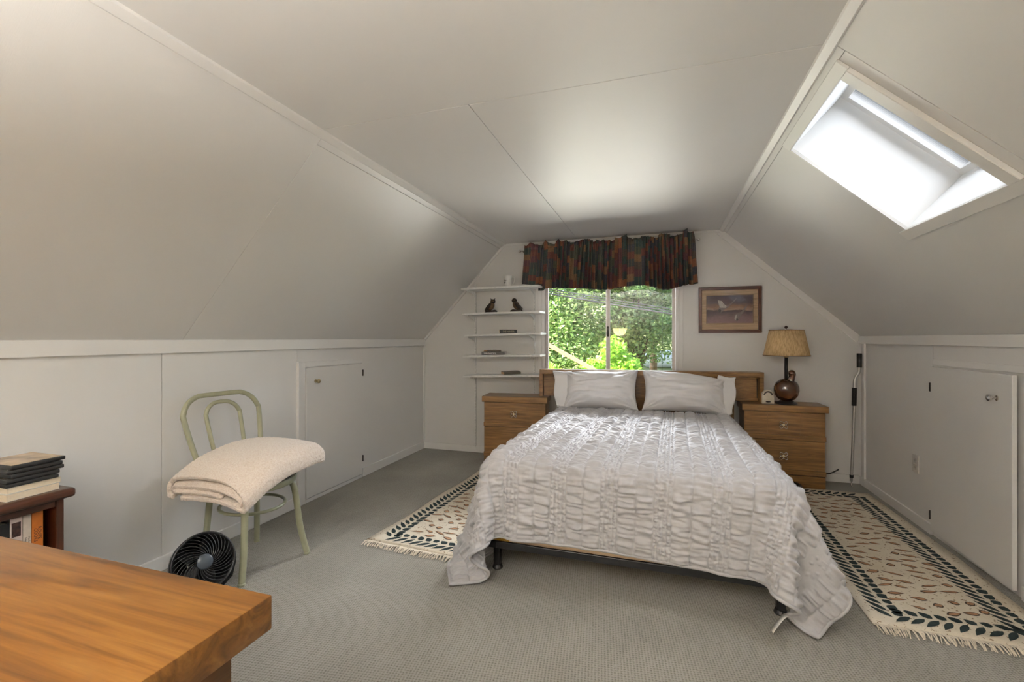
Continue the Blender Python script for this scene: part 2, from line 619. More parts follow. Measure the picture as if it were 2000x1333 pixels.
# ---------------------------------------------------------------- skylight
w2 = struct(empty('window_2', (0.845, 2.185, 1.905)))
w2m = MR.copy()
w2m = Matrix.Translation((-0.845, -2.185, -1.905)) @ MR
for args in ((HA0 - .015, HA0, HY0 - .015, HY1 + .015), (HA1, HA1 + .015, HY0 - .015, HY1 + .015),
             (HA0, HA1, HY0 - .015, HY0), (HA0, HA1, HY1, HY1 + .015)):
    MB().box(*args, .0085, SD, 0, M=w2m).build('shaft_board', M['shaft'], w2)
def casing(a0, a1, y0, y1, th):
    MB().box(a0, a1, y0, y1, -th, -.0005, .002, 1, w2m).build('casing', M['trim'], w2)
casing(HA0 - .048, HA0, HY0 - .055, HY1 + .004, .010)
casing(HA0 + .0005, HA1 - .0005, HY0 - .055, HY0, .018)
casing(HA1, HA1 + .052, HY0 - .055, HY1 + .055, .010)
MB().box(HA0 + .0005, HA1 - .0005, HY1, HY1 + .012, -.004, -.0005, 0, 1, w2m).build('casing', M['trim'], w2)
b = MB()
b.box(HA0, HA0 + .03, HY0, HY1, SD - .05, SD, M=w2m).box(HA1 - .03, HA1, HY0, HY1, SD - .05, SD, M=w2m)
b.box(HA0 + .03, HA1 - .03, HY0, HY0 + .03, SD - .05, SD, M=w2m).box(HA0 + .03, HA1 - .03, HY1 - .03, HY1, SD - .05, SD, M=w2m)
b.build('sash', M['trim'], w2)
MB().box(HA0 + .03, HA1 - .03, HY0 + .03, HY1 - .03, SD - .03, SD - .024, M=w2m).build('pane', M['glass'], w2)

# ---------------------------------------------------------------- sliding window
w1 = struct(empty('window_1', (-.465, YW, WZ0)))
X0, X1 = WX0 + .465, WX1 + .465
H1 = WZ1 - WZ0
b = MB()
b.box(X0, X0 + .028, -.004, .11, 0, H1, .002).box(X1 - .028, X1, -.004, .11, 0, H1, .002)
b.box(X0 + .028, X1 - .028, -.004, .11, 0, .035, .002).box(X0 + .028, X1 - .028, -.004, .11, H1 - .035, H1, .002)
b.build('window_frame', M['trim'], w1)
alu = plain('window_aluminium', (0.62, 0.58, 0.55), 0.4, 0.2)
def sash(x0, x1, yy, wid):
    b = MB()
    b.box(x0, x0 + wid, yy, yy + .022, .036, H1 - .036, .002).box(x1 - wid, x1, yy, yy + .022, .036, H1 - .036, .002)
    b.box(x0 + wid, x1 - wid, yy, yy + .022, .036, .062, .002).box(x0 + wid, x1 - wid, yy, yy + .022, H1 - .062, H1 - .036, .002)
    s = b.build('sash', alu, w1)
    MB().box(x0 + wid, x1 - wid, yy + .009, yy + .013, .062, H1 - .062).build('pane', M['glass'], s)
    return s
s1 = sash(X0 + .029, .022, .040, .026)
s2 = sash(-.022, X1 - .029, .066, .030)
dk = plain('dark_line', (0.03, 0.05, 0.04), 0.5)
MB().box(X0 + .150, X0 + .154, .066, .072, .3, H1 - .062).build('pane_line', dk, w1)  # thin dark upright line, one beside each pane
MB().box(X1 - .150, X1 - .146, .089, .094, .062, H1 - .062).build('pane_line', dk, w1)
MB().box(-.010, .010, .030, .040, .40, .50, .002).build('latch', M['darkhinge'], w1)
# casing board right and left of the window, on the wall face
trim(10, MB().box(WX1, WX1 + .035, YW - .010, YW + .001, .80, 1.97, .002))
trim(11, MB().box(WX0 - .035, WX0, YW - .010, YW + .001, .80, 1.97, .002))

# ---------------------------------------------------------------- knee-wall doors
d1 = struct(empty('door_1', (XL, 3.02, 0)))
MB().box(.001, .017, -.325, .335, .032, .985, .002).build('door_panel', M['wall'], d1)
f = MB().box(.0, .012, -.395, -.333, 0, 1.03, .002).box(.0, .012, -.333, .335, .992, 1.03, .002)
f.box(.0, .022, -.405, -.385, 0, 1.035, .002).box(0, .012, -.333, .345, 0, .026, .002)
f.build('door_frame', M['trim'], d1)
def knob(parent, x, y, z, sgn, mat):
    Mx = Matrix.Translation((x, y, z)) @ Matrix.Rotation(sgn * PI / 2, 4, 'Y')
    return MB().lathe([(.013, 0), (.013, .003), (.006, .006), (.006, .016), (.012, .021), (.0165, .028), (.0155, .034), (.009, .038)], 20, Mx).build('knob', mat, parent, angle=40)
knob(d1, .017, -.232, .884, 1, M['brass'])
for z in (.905, .165):
    MB().box(.0, .020, .337, .347, z - .027, z + .027, .002).build('hinge', M['darkhinge'], d1)
d2 = struct(empty('door_2', (XR, 3.42, 0)))
d2.rotation_euler = (0, 0, math.radians(-1.6))
MB().box(-.020, -.002, -.710, -.004, .034, 1.030, .002).build('door_panel', M['wall'], d2)
knob(d2, -.020, -.605, .912, -1, M['chrome'])
for z in (.905, .125):
    MB().box(-.024, -.0005, -.003, .008, z - .027, z + .027, .002).build('hinge', M['darkhinge'], d2)
trim(12, MB().box(XR - .008, XR, 2.60, 3.42, 1.040, 1.075, .002))
trim(13, MB().box(XR - .008, XR, 2.60, 2.68, 0, 1.039, .002))

# ---------------------------------------------------------------- outlet on the right wall
ou = empty('wall_outlet', (XR, 3.620, .387), 0, 'grey plastic double socket plate low on the right wall', 'outlet')
MB().box(-.007, 0, -.036, .036, -.058, .058, .003).build('cover_plate', plain('outlet_plate', (0.55, 0.53, 0.50), 0.4), ou)
for z in (-.022, .022):
    s = MB().box(-.010, -.0072, -.017, .017, z - .015, z + .015, .003).build('socket', plain('outlet_socket', (0.48, 0.46, 0.44), 0.4), ou)
    b = MB()
    for y in (-.006, .006): b.box(-.0106, -.0101, y - .0012, y + .0012, z - .005, z + .006)
    b.build('slots', M['ink'], s)

# ================================================================== BED
BX0, BX1, BY0, BY1 = -0.835, 0.545, 2.150, 4.13
BT = 0.575
BCX = (BX0 + BX1) / 2
bed = empty('bed', (BCX, 3.1, 0), 0, 'double bed with oak headboard under a pale grey ruched quilt', 'bed')
ox, oy = BCX, 3.1
def floral():
    q = N('floral_ticking')
    v = q.coord((1, 1, 1))
    vo = q.n('ShaderNodeTexVoronoi')
    vo.inputs['Scale'].default_value = 4.2
    q.l(v, vo.inputs['Vector'])
    blob = q.math('LESS_THAN', vo.outputs['Distance'], 0.30)
    petals = q.math('GREATER_THAN', q.noise(v, 60, 2), 0.50)
    col = q.ramp(q.noise(v, 9, 1), [(0.42, srgb(92, 96, 62)), (0.52, srgb(178, 130, 30))], 'CONSTANT')
    q.col(q.mix(q.math('MULTIPLY', blob, petals), srgb(214, 186, 152), col))
    q.set(rough=0.8)
    return q.m
MB().box(BX0 + .015 - ox, BX1 - .015 - ox, BY0 + .02 - oy, BY1 - oy, .170, .355, .025, 3).build('box_spring', floral(), bed, angle=60)
MB().box(BX0 + .008 - ox, BX1 - .008 - ox, BY0 + .012 - oy, BY1 - oy, .357, BT - .006, .05, 4).build('mattress', M['cotton'], bed, angle=60)
b = MB()
b.box(BX0 + .01 - ox, BX0 + .05 - ox, BY0 + .03 - oy, BY1 - oy, .135, .169, .002).box(BX1 - .05 - ox, BX1 - .01 - ox, BY0 + .03 - oy, BY1 - oy, .135, .169, .002)
b.box(BX0 + .05 - ox, BX1 - .05 - ox, BY0 + .03 - oy, BY0 + .07 - oy, .135, .169, .002).box(BX0 + .05 - ox, BX1 - .05 - ox, BY1 - .06 - oy, BY1 - oy, .135, .169, .002)
b.build('bed_frame', M['black'], bed)
for lx in (BX0 + .035, BX1 - .035):
    for ly in (BY0 + .10, BY1 - .12):
        MB().box(lx - .017 - ox, lx + .017 - ox, ly - .017 - oy, ly + .017 - oy, .02, .134, .002).lathe([(.026, 0), (.028, .006), (.022, .02)], 16, Matrix.Translation((lx - ox, ly - oy, 0))).build('leg', M['black'], bed)
# headboard, its left end standing a little further out from the wall
hbM = Matrix.Translation((-0.105 - ox, 4.275 - oy, 0)) @ Matrix.Rotation(math.radians(5.8), 4, 'Z')
W2 = 0.955
hb = MB().box(-W2 + .03, W2 - .03, -.012, .02, .664, .872, .002, 1, hbM).build('headboard', M['oak'], bed)
MB().box(-W2, W2, -.075, .045, .873, .915, .003, 2, hbM).build('cap_rail', M['oak'], hb)
for s in (-1, 1):
    MB().box(s * (W2 - .012) - .016, s * (W2 - .012) + .016, -.055, .04, .664, .8725, .002, 1, hbM).build('end_stile', M['oak'], hb)
MB().box(-.735, .735, -.010, .018, .12, .6635, .002, 1, hbM).build('lower_panel', M['oak'], hb)
for s in (-1, 1):
    MB().box(s * .70 - .03, s * .70 + .03, -.035, -.0105, 0, .6635, .002, 1, hbM).build('post', M['oak'], hb)
MB().box(W2 - .040, W2 - .034, -.0135, -.0125, .69, .86, 0, 1, hbM).build('slot', M['ink'], hb)

# ---------------------------------------------------------------- quilt, draped over the bed
def drape():
    W, L = 2.28, 2.16
    nx, ny = 64, 60
    hx, hy = W / (nx - 1), L / (ny - 1)
    yhead = 3.99
    X = BCX - .02 - W / 2 + hx * np.arange(nx)
    Y = yhead - hy * np.arange(ny)
    P = np.zeros((ny, nx, 3))
    P[..., 0] = X[None, :]
    P[..., 1] = Y[:, None]
    P[..., 1] -= .030 * (P[..., 0] - BCX) / .69
    P[..., 2] = BT + .03
    P[..., 2] += .004 * smooth_noise((ny, nx), 3, 3, np.random.default_rng(11))
    V = np.zeros_like(P)
    c0 = np.array([(BX0 + BX1) / 2, (BY0 + BY1) / 2 + .2, -.2])
    hs = np.array([(BX1 - BX0) / 2 + .030, (BY1 - BY0) / 2 + .2 + .004, BT + .2 + .012])
    rad = .06
    hs_r = hs - rad
    dt = .012
    g = np.array([0, 0, -9.8])
    pin = P[0].copy()
    r2 = math.hypot(hx, hy)
    def con(A, B, rest, k):
        d = B - A
        ln = np.sqrt((d * d).sum(-1, keepdims=True)) + 1e-9
        c = d * (.5 * k * (ln - rest) / ln)
        A += c
        B -= c
    for step in range(300):
        V *= .985
        V += dt * g
        Q = P + dt * V
        for it in range(14):
            for s in (0, 1):
                con(Q[:, s:-1:2], Q[:, s + 1::2], hx, 1.0)
                con(Q[s:-1:2, :], Q[s + 1::2, :], hy, 1.0)
            for s in (0, 1):
                con(Q[s:-1:2, :-1], Q[s + 1::2, 1:], r2, .35)
                con(Q[s:-1:2, 1:], Q[s + 1::2, :-1], r2, .35)
            for s in (0, 1, 2, 3):
                a = Q[:, s:-2:4]
                b_ = Q[:, s + 2::4]
                n = min(a.shape[1], b_.shape[1])
                con(a[:, :n], b_[:, :n], 2 * hx, .14)
                a = Q[s:-2:4]
                b_ = Q[s + 2::4]
                n = min(a.shape[0], b_.shape[0])
                con(a[:n], b_[:n], 2 * hy, .14)
            # rounded box collision
            q = Q - c0
            dd = np.abs(q) - hs_r
            out = np.maximum(dd, 0)
            lo = np.sqrt((out * out).sum(-1)) + np.minimum(dd.max(-1), 0) - rad
            m = lo < 0
            if m.any():
                qm = q[m]
                dm = dd[m]
                om = np.maximum(dm, 0)
                ol = np.sqrt((om * om).sum(-1, keepdims=True))
                nrm = np.where(ol > 1e-6, om / np.maximum(ol, 1e-6), np.eye(3)[dm.argmax(-1)]) * np.sign(qm)
                Q[m] -= nrm * lo[m][:, None]
                # friction
                old = P[m]
                dv = Q[m] - old
                Q[m] -= .06 * (dv - nrm * (dv * nrm).sum(-1, keepdims=True))
            fl = Q[..., 2] < .014
            if fl.any():
                Q[..., 2][fl] = .014
                Q[fl, :2] = .93 * Q[fl, :2] + .07 * P[fl, :2]
            keep = (np.abs(P[0, :, 0] - BCX) < .66)
            Q[0][keep] = pin[keep] * np.array([1, 1, 0]) + np.array([0, 0, BT + .012])
        V = (Q - P) / dt
        sp = np.sqrt((V * V).sum(-1, keepdims=True))
        V *= np.minimum(1, 2.5 / np.maximum(sp, 1e-6))
        P = Q
    return P, W, L

def upsample(P, my, mx):
    def wts(n, m):
        t = np.linspace(0, n - 1, m)
        i = np.minimum(t.astype(int), n - 2)
        f = t - i
        A = np.zeros((m, n))
        for k, w in ((-1, -.5 * f + f * f - .5 * f ** 3), (0, 1 - 2.5 * f * f + 1.5 * f ** 3), (1, .5 * f + 2 * f * f - 1.5 * f ** 3), (2, -.5 * f * f + .5 * f ** 3)):
            np.add.at(A, (np.arange(m), np.clip(i + k, 0, n - 1)), w)
        return A
    Ay, Ax = wts(P.shape[0], my), wts(P.shape[1], mx)
    return np.einsum('ai,ijk,bj->abk', Ay, P, Ax)

Pq, QW, QL = drape()
# a light blur of the simulated sheet
for _ in range(2):
    R_ = Pq.copy()
    R_[1:-1, 1:-1] = .5 * Pq[1:-1, 1:-1] + .125 * (Pq[:-2, 1:-1] + Pq[2:, 1:-1] + Pq[1:-1, :-2] + Pq[1:-1, 2:])
    Pq = R_
MY, MX = 600, 640
G = upsample(Pq, MY, MX)
du = np.gradient(G, axis=1)
dv = np.gradient(G, axis=0)
nr = np.cross(dv, du)
nr /= np.linalg.norm(nr, axis=-1, keepdims=True) + 1e-9
if nr[MY // 3, MX // 2, 2] < 0:
    nr = -nr
s_ = np.linspace(0, QW, MX)[None, :] * np.ones((MY, 1))
t_ = np.linspace(0, QL, MY)[:, None] * np.ones((1, MX))
per = .236
ph = ((s_ + .06) % per)
dxs, dys = QW / MX, QL / MY
ruch = smooth_noise((MY, MX), .022 / dxs, .0048 / dys, RNG) + .45 * smooth_noise((MY, MX), .013 / dxs, .010 / dys, RNG)
fine = smooth_noise((MY, MX), .008 / dxs, .0035 / dys, RNG)
h = np.zeros((MY, MX))
for a0, a1 in ((.076, .156), (.156, .236)):
    m = (ph >= a0) & (ph < a1)
    u = np.clip((ph - a0) / (a1 - a0), 0, 1)
    pr = np.clip(1 - np.abs(2 * u - 1) ** 4, 0, 1) ** .5
    h += m * (pr * .014 + pr * ruch * .0056)
rw = .076 / 4
for k in range(4):
    m = (ph >= k * rw) & (ph < (k + 1) * rw)
    u = np.clip((ph - k * rw) / rw, 0, 1)
    pr = np.sqrt(np.clip(1 - (2 * u - 1) ** 2, 0, 1))
    h += m * (pr * .0080 + pr * fine * .0040)
edge = np.minimum(np.minimum(s_, QW - s_), QL - t_)
h *= np.clip(edge / .02, 0, 1)
h += .008 * smooth_noise((MY, MX), .10 / dxs, .10 / dys, RNG) * np.clip((BT + .02 - G[..., 2]) / .2, 0, 1)
h = np.maximum(h, -.003)
G2 = G + nr * h[..., None]
G2[..., 2] = np.maximum(G2[..., 2], .008)
gf = grid_faces(MY, MX)
qbase = Vector((BCX, 3.1, 0))
quilt = empty('quilt', qbase, 0, 'pale grey ruched quilt with pintucked stripes draped over the bed', 'quilt')
me = np_mesh('quilt_cover', G2.reshape(-1, 3) - np.array(qbase), gf[:, ::-1])
qo = link('quilt_cover', me, M['quilt'], quilt, True)
# rolled hem along the three free edges
hemp = [G2[i, 0] for i in range(0, MY, 4)] + [G2[MY - 1, i] for i in range(0, MX, 4)] + [G2[i, MX - 1] for i in range(MY - 1, -1, -4)]
MB().tube([Vector(p) - qbase for p in hemp], .0075, 8).build('hem', M['quilt'], quilt, True)
# care label hanging at the floor by the right foot corner
row = G2[MY - 1]
kk = [i for i in range(MX // 2, MX) if row[i, 2] < .075]
hp = Vector(row[kk[0] if kk else MX - 1]) - qbase
cl = spline([hp, hp + Vector((-.018, -.010, -.004)), Vector((hp.x - .042, hp.y - .022, hp.z * .6)), Vector((hp.x - .066, hp.y - .034, .014))], 5)
V_, F_ = [], []
for i, p in enumerate(cl):
    V_ += [(p.x, p.y - .02, p.z + .004), (p.x, p.y + .02, p.z - .004)]
    if i: F_.append((2 * i - 2, 2 * i - 1, 2 * i + 1, 2 * i))
lab = link('care_label', np_mesh('care_label', V_, F_), M['paperwhite'], quilt, True)
lab.modifiers.new('thick', 'SOLIDIFY').thickness = .0012

# ---------------------------------------------------------------- pillows
def pillow(name, w, hgt, th, seed, flare, label):
    """pillow standing in local xz with its belly to -y; flare: side of the open pillowcase end"""
    rng = np.random.default_rng(seed)
    nu, nv = 96, 72
    u = np.linspace(-1, 1, nu)[None, :] * np.ones((nv, 1))
    v = np.linspace(-1, 1, nv)[:, None] * np.ones((1, nu))
    prof = np.clip(1 - np.abs(u) ** 2.6, 0, 1) ** .55 * np.clip(1 - np.abs(v) ** 2.4, 0, 1) ** .55
    wr = smooth_noise((nv, nu), 8, 1.8, rng) * .50 + smooth_noise((nv, nu), 3, 3, rng) * .30
    # creases that run in from the corners
    for cu in (-1, 1):
        for cv in (-1, 1):
            d = np.hypot(u - cu, v - cv)
            ang = np.arctan2(v - cv, u - cu)
            wr += 1.3 * np.exp(-d / .55) * np.sin(ang * 17 + seed)
    x = u * w / 2 * (1 - .085 * (1 - v ** 2) * np.abs(u) ** 3)
    z = v * hgt / 2 * (1 - .10 * (1 - u ** 2) * np.abs(v) ** 3) + hgt / 2
    z += (-flare * .022 * u + .010 * np.sin(u * 3.1 + seed)) * np.clip(v, 0, 1)
    yf = -(prof * th * .62 + .006) - prof ** .5 * wr * .012
    yb = prof * th * .38 + .006
    Vf = np.stack([x, yf, z], -1).reshape(-1, 3)
    Vb = np.stack([x, yb, z], -1).reshape(-1, 3)
    F = grid_faces(nv, nu)
    n0 = nv * nu
    idx = np.arange(n0).reshape(nv, nu)
    ring = np.concatenate([idx[0, :-1], idx[:-1, -1], idx[-1, ::-1][:-1], idx[::-1, 0][:-1]])
    r2 = np.roll(ring, -1)
    side = np.stack([ring, ring + n0, r2 + n0, r2], 1)
    Fa = np.concatenate([F, F[:, ::-1] + n0, side])
    e = empty(name)
    tag(e, label, 'pillow', 'white pillows at the head of the bed')
    link('pillow_body', np_mesh('pillow_body', np.concatenate([Vf, Vb]), Fa), M['cotton'], e, True)
    # open end of the pillowcase beyond the stuffing
    nu2, nv2 = 16, 40
    fu = np.linspace(0, 1, nu2)[None, :] * np.ones((nv2, 1))
    fv = np.linspace(-1, 1, nv2)[:, None] * np.ones((1, nu2))
    ext = (.085 if flare < 0 else .055)
    fx = flare * (w / 2 - .06 + fu * (ext + .06) + (.022 * fv + .008 * np.sin(fv * 4.3 + seed)) * fu)
    fz = (fv * hgt / 2 * (.97 - .05 * fu)) + hgt / 2 + .006 * np.sin(fu * 5 + seed)
    open_ = np.clip(1 - np.abs(fv) ** 2.5, 0, 1)
    for_side = []
    for sgn in (-1, 1):
        fy = sgn * (.012 + .030 * open_ * (1 - .35 * fu)) + .006 * np.sin(fv * 9 + seed) * fu
        for_side.append(np.stack([fx, fy, fz], -1).reshape(-1, 3))
    F2 = grid_faces(nv2, nu2)
    cz = link('pillowcase_end', np_mesh('pillowcase_end', np.concatenate(for_side), np.concatenate([F2, F2[:, ::-1] + nv2 * nu2])), M['cotton'], e, True)
    s = cz.modifiers.new('thick', 'SOLIDIFY')
    s.thickness = .003
    s.offset = 0
    return e
pl = pillow('pillow', .64, .355, .24, 3, -1, 'white pillow on the bed below the left window pane')
pl.location = (-.475, 3.965, BT + .012)
pl.rotation_euler = (math.radians(-26), 0, math.radians(3))
pr_ = pillow('pillow', .67, .345, .24, 8, 1, 'white pillow with a small tag at its end nearest the lamp')
pr_.location = (.205, 4.000, BT + .012)
pr_.rotation_euler = (math.radians(-26), math.radians(2.0), math.radians(4))
MB().box(.352, .392, -.003, -.001, .105, .145, .0005, 1).build('tag', M['paperwhite'], pr_)

# ================================================================== NIGHTSTANDS
def wire_pull(parent, x, y, z):
    """flower-shaped wire pull"""
    pts = []
    for i in range(72):
        a = 2 * PI * i / 72
        r = .036 * (.26 + .74 * abs(math.sin(2 * a)))
        pts.append((x + r * math.cos(a), y - .010 - .003 * abs(math.sin(2 * a)), z + r * math.sin(a)))
    Mx = Matrix.Translation((x, y, z)) @ Matrix.Rotation(PI / 2, 4, 'X')
    p = MB().tube(pts, .0024, 6, True).build('drawer_pull', M['chrome'], parent, True)
    MB().lathe([(.005, 0), (.005, .010), (.010, .011), (.010, .016), (.005, .019)], 12, Mx).build('stud', M['brass'], p, angle=40)

def nightstand(loc, rz, label, depth):
    """local: x across, front face at y=0, back at y=+depth"""
    e = empty('nightstand', loc, rz, label, 'nightstand', 'oak nightstands beside the bed')
    w = .585
    MB().box(-.310, .310, -.016, depth, .607, .660, .003).build('top', M['oak'], e)
    body = MB().box(-w / 2, w / 2, .012, depth - .006, .095, .6065, .001)
    body.build('body', M['oak_y'], e)
    # drawers: the upper has three veneer panels, each with a stepped lower lip
    for z0, z1, three in ((.378, .603, True), (.100, .374, False)):
        d = MB().box(-w / 2 + .002, w / 2 - .002, -.002, .0115, z0 + .040, z1, .0015, 1).box(-w / 2 - .002, w / 2 + .002, -.008, .0115, z0, z0 + .039, .002, 1).build('drawer', M['oak'], e)
        if three:
            for xx in (-.118, .118):
                MB().box(xx - .0015, xx + .0015, -.0028, -.0018, z0 + .042, z1 - .002).build('inlay', M['oak_y'], d)
        wire_pull(d, -.005, -.002, (z0 + z1) / 2 + .010)
    arch = [(-w / 2, 0)]
    arch += [(-.135, 0), (-.125, .020), (-.10, .036), (-.055, .047), (0, .050), (.055, .047), (.10, .036), (.125, .020), (.135, 0), (w / 2, 0), (w / 2, .094), (-w / 2, .094)]
    MB().prism(arch, 'y', .0, .018).box(-w / 2, -w / 2 + .018, .019, depth - .006, 0, .094).box(w / 2 - .018, w / 2, .019, depth - .006, 0, .094).build('plinth', M['oak'], e)
    MB().box(-w / 2 + .02, w / 2 - .02, .10, .11, 0, .094).build('arch_shade_board', M['ink'], e)  # black board added behind the arch, standing in for the shade there
    return e
nsr = nightstand((.977, 4.204, 0), 0, 'oak nightstand with duck lamp, right of the bed', .250)
nsl = nightstand((-1.270, 4.035, 0), math.radians(6.0), 'oak nightstand below the white wall shelves, left of the bed', .270)

# lamp cord end at the wall
tag(MB().tube(spline([(1.290, 4.440, .040), (1.33, 4.448, .058), (1.38, 4.450, .072), (1.425, 4.450, .100), (1.436, 4.450, .112)], 6), .005, 8).build('power_cord', M['black'], None, True), 'short black power cord poking out beside the right nightstand', 'cord')

# ================================================================== TABLE LAMP
def linen_shade():
    q = N('linen_shade')
    v = q.coord((120, 120, 8))
    f = q.noise(v, 1.0, 4, 0.65)
    q.col(q.ramp(f, [(0.3, srgb(176, 142, 98)), (0.6, srgb(218, 188, 142))]))
    q.set(rough=0.9, spec=0.1)
    q.b.inputs['Transmission Weight'].default_value = 0.0
    q.bump(f, 0.25, 0.002)
    return q.m
M['amber'] = plain('amber_glaze', srgb(74, 44, 22), 0.12, 0, 0.25, 12, 0, coat=0.8)
lamp = empty('table_lamp', (1.012, 4.275, .660), 0, 'table lamp with amber duck base and tan linen shade', 'lamp')
MB().lathe([(.078, 0), (.080, .006), (.074, .014), (.060, .020), (.052, .026)], 32).build('base', M['black'], lamp, angle=40)
body = MB().lathe([(.030, .026), (.060, .040), (.084, .072), (.094, .110), (.092, .145), (.078, .178), (.050, .200), (.022, .210)], 36).build('duck_body', M['amber'], lamp, True)
body.scale = (1.0, .86, 1.0)
nk = MB().tube(spline([(.020, -.012, .175), (.032, -.020, .215), (.036, -.024, .245), (.034, -.024, .266)], 5), [.036, .034, .031, .028, .026, .025, .024, .0235, .024, .025, .026, .026, .0255, .024, .021, .014], 20).build('duck_neck', M['amber'], lamp, True)
MB().ball((.033, -.024, .258), .027, 1, 1.1, .95, 18).build('duck_head', M['amber'], lamp, True)
MB().prism([(.022, -.047), (.044, -.047), (.040, -.066), (.026, -.066)], 'z', .244, .254, .003).build('duck_bill', M['amber'], lamp, True)
MB().tube([(0, .012, .20), (0, .012, .385)], .013, 14).build('stem', M['black'], lamp, True)
MB().lathe([(.016, .385), (.020, .392), (.020, .440), (.016, .446), (.016, .452)], 20, Matrix.Translation((0, .012, 0))).build('socket', M['brass'], lamp, angle=40)
MB().tube([(-.022, .012, .400), (-.030, .012, .410), (-.036, .012, .47), (-.034, .012, .57), (-.018, .012, .618), (0, .012, .624), (.018, .012, .618), (.034, .012, .57), (.036, .012, .47), (.030, .012, .410), (.022, .012, .400)], .0025, 8).build('harp', M['chrome'], lamp, True)
MB().ball((0, .012, .505), .030, 1, 1, 1.35, 16).build('bulb', plain('frosted_bulb', (0.8, 0.8, 0.78), 0.3), lamp, True)
sh = MB().lathe([(.170, .400), (.126, .612)], 56, Matrix.Translation((0, .004, 0)), False).build('lamp_shade', linen_shade(), lamp, True)
so_ = sh.modifiers.new('thick', 'SOLIDIFY'); so_.thickness = .002; so_.offset = -1
shade_edge = plain('shade_binding', srgb(120, 88, 52), 0.8)
for r, z in ((.1705, .402), (.1265, .610)):
    MB().tube([(r * math.cos(a * PI / 28), .004 + r * math.sin(a * PI / 28), z) for a in range(56)], .0028, 6, True).build('binding', shade_edge, sh, True)
b = MB()
for k in range(3):
    a = 2 * PI * k / 3 + .4
    b.tube([(0, .012, .622), (.125 * math.cos(a), .004 + .125 * math.sin(a), .608)], .0015, 6)
b.build('shade_spider', M['chrome'], lamp)
MB().lathe([(.005, .624), (.012, .630), (.013, .637), (.008, .645), (.003, .647)], 16, Matrix.Translation((0, .012, 0))).build('finial', plain('dark_finial', srgb(50, 22, 14), 0.4), lamp, True)

# small cream dial clock
gad = empty('dial_clock', (.870, 4.262, .660), math.radians(4), 'small cream arched clock on the nightstand beside the lamp', 'clock')
arch = [(-.047, 0), (.047, 0), (.044, .066)] + [(.044 * math.cos(a * PI / 16), .066 + .046 * math.sin(a * PI / 16)) for a in range(1, 16)] + [(-.044, .066)]
crm = plain('cream_plastic', srgb(224, 214, 196), 0.35)
MB().prism(arch, 'y', -.018, .022, .003).build('case', crm, gad, angle=30)
dial = [(.036 * math.cos(a * PI / 20), .070 + .036 * math.sin(a * PI / 20)) for a in range(0, 21)] + [(.023 * math.cos(a * PI / 20), .070 + .023 * math.sin(a * PI / 20)) for a in range(20, -1, -1)]
dl = MB()
bmv = bmesh.new()
vo_ = [bmv.verts.new((p[0], -.0186, p[1])) for p in dial]
for i in range(20):
    bmv.faces.new((vo_[i], vo_[i + 1], vo_[41 - i - 1], vo_[41 - i]))
dl.merge(bmv).build('dial_band', plain('smoke_dial', srgb(84, 76, 66), 0.25), gad)
MB().ball((0, -.018, .016), .020, 1, .10, .30, 16).build('button', M['black'], gad, True)

# ================================================================== PICTURE
pic = empty('framed_picture', (.608, YW, 1.2525), 0, 'mahogany framed print of ducks in flight above the nightstand', 'picture')
PW, PH = .512, .412
def bar(pts, mat, nm):
    MB().prism(pts, 'y', -.024, -.002, .003).build(nm, mat, pic)
fw_ = .028
bar([(-PW / 2, 0), (PW / 2, 0), (PW / 2 - fw_, fw_), (-PW / 2 + fw_, fw_)], M['picframe'], 'frame_rail')
bar([(-PW / 2 + fw_, PH - fw_), (PW / 2 - fw_, PH - fw_), (PW / 2, PH), (-PW / 2, PH)], M['picframe'], 'frame_rail')
bar([(-PW / 2, 0), (-PW / 2 + fw_, fw_), (-PW / 2 + fw_, PH - fw_), (-PW / 2, PH)], M['picframe'], 'frame_rail')
bar([(PW / 2, 0), (PW / 2, PH), (PW / 2 - fw_, PH - fw_), (PW / 2 - fw_, fw_)], M['picframe'], 'frame_rail')
MB().box(-PW / 2 + .02, PW / 2 - .02, -.008, -.0005, .02, PH - .02).build('mat_board', wood('grasscloth_mat', [srgb(176, 142, 110), srgb(210, 178, 142), srgb(226, 198, 164)], 'x', 2.0, 0.8, 0.2, 0.0), pic)
def print_mat():
    q = N('duck_print')
    tc = q.n('ShaderNodeTexCoord')
    sp = q.n('ShaderNodeSeparateXYZ')
    q.l(tc.outputs['Object'], sp.inputs[0])
    nz = q.noise(q.coord((6, 1, 18)), 1.5, 5, 0.65, 0.6)
    z = q.math('ADD', q.math('MULTIPLY', q.math('SUBTRACT', sp.outputs[2], .08), 3.9), q.math('MULTIPLY', q.math('SUBTRACT', nz, .5), .35))
    c = q.ramp(z, [(0.0, srgb(168, 133, 133)), (0.22, srgb(153, 125, 128)), (0.36, srgb(117, 94, 104)), (0.45, srgb(89, 71, 79)), (0.50, srgb(192, 161, 138)), (0.60, srgb(163, 125, 102)), (0.72, srgb(112, 92, 102)), (1.0, srgb(107, 92, 107))])
    g = q.noise(q.coord((14, 14, 30)), 3, 4, 0.7)
    q.col(q.mix(0.55, c, q.ramp(g, [(0.3, (0.45, 0.42, 0.45)), (0.7, (1.15, 1.1, 1.1))]), 'MULTIPLY'))
    q.set(rough=0.6)
    return q.m
ppx, ppz0, ppz1 = .188, .088, .334
pp = MB().box(-ppx, ppx, -.0095, -.0082, ppz0, ppz1).build('print', print_mat(), pic)
b = MB()
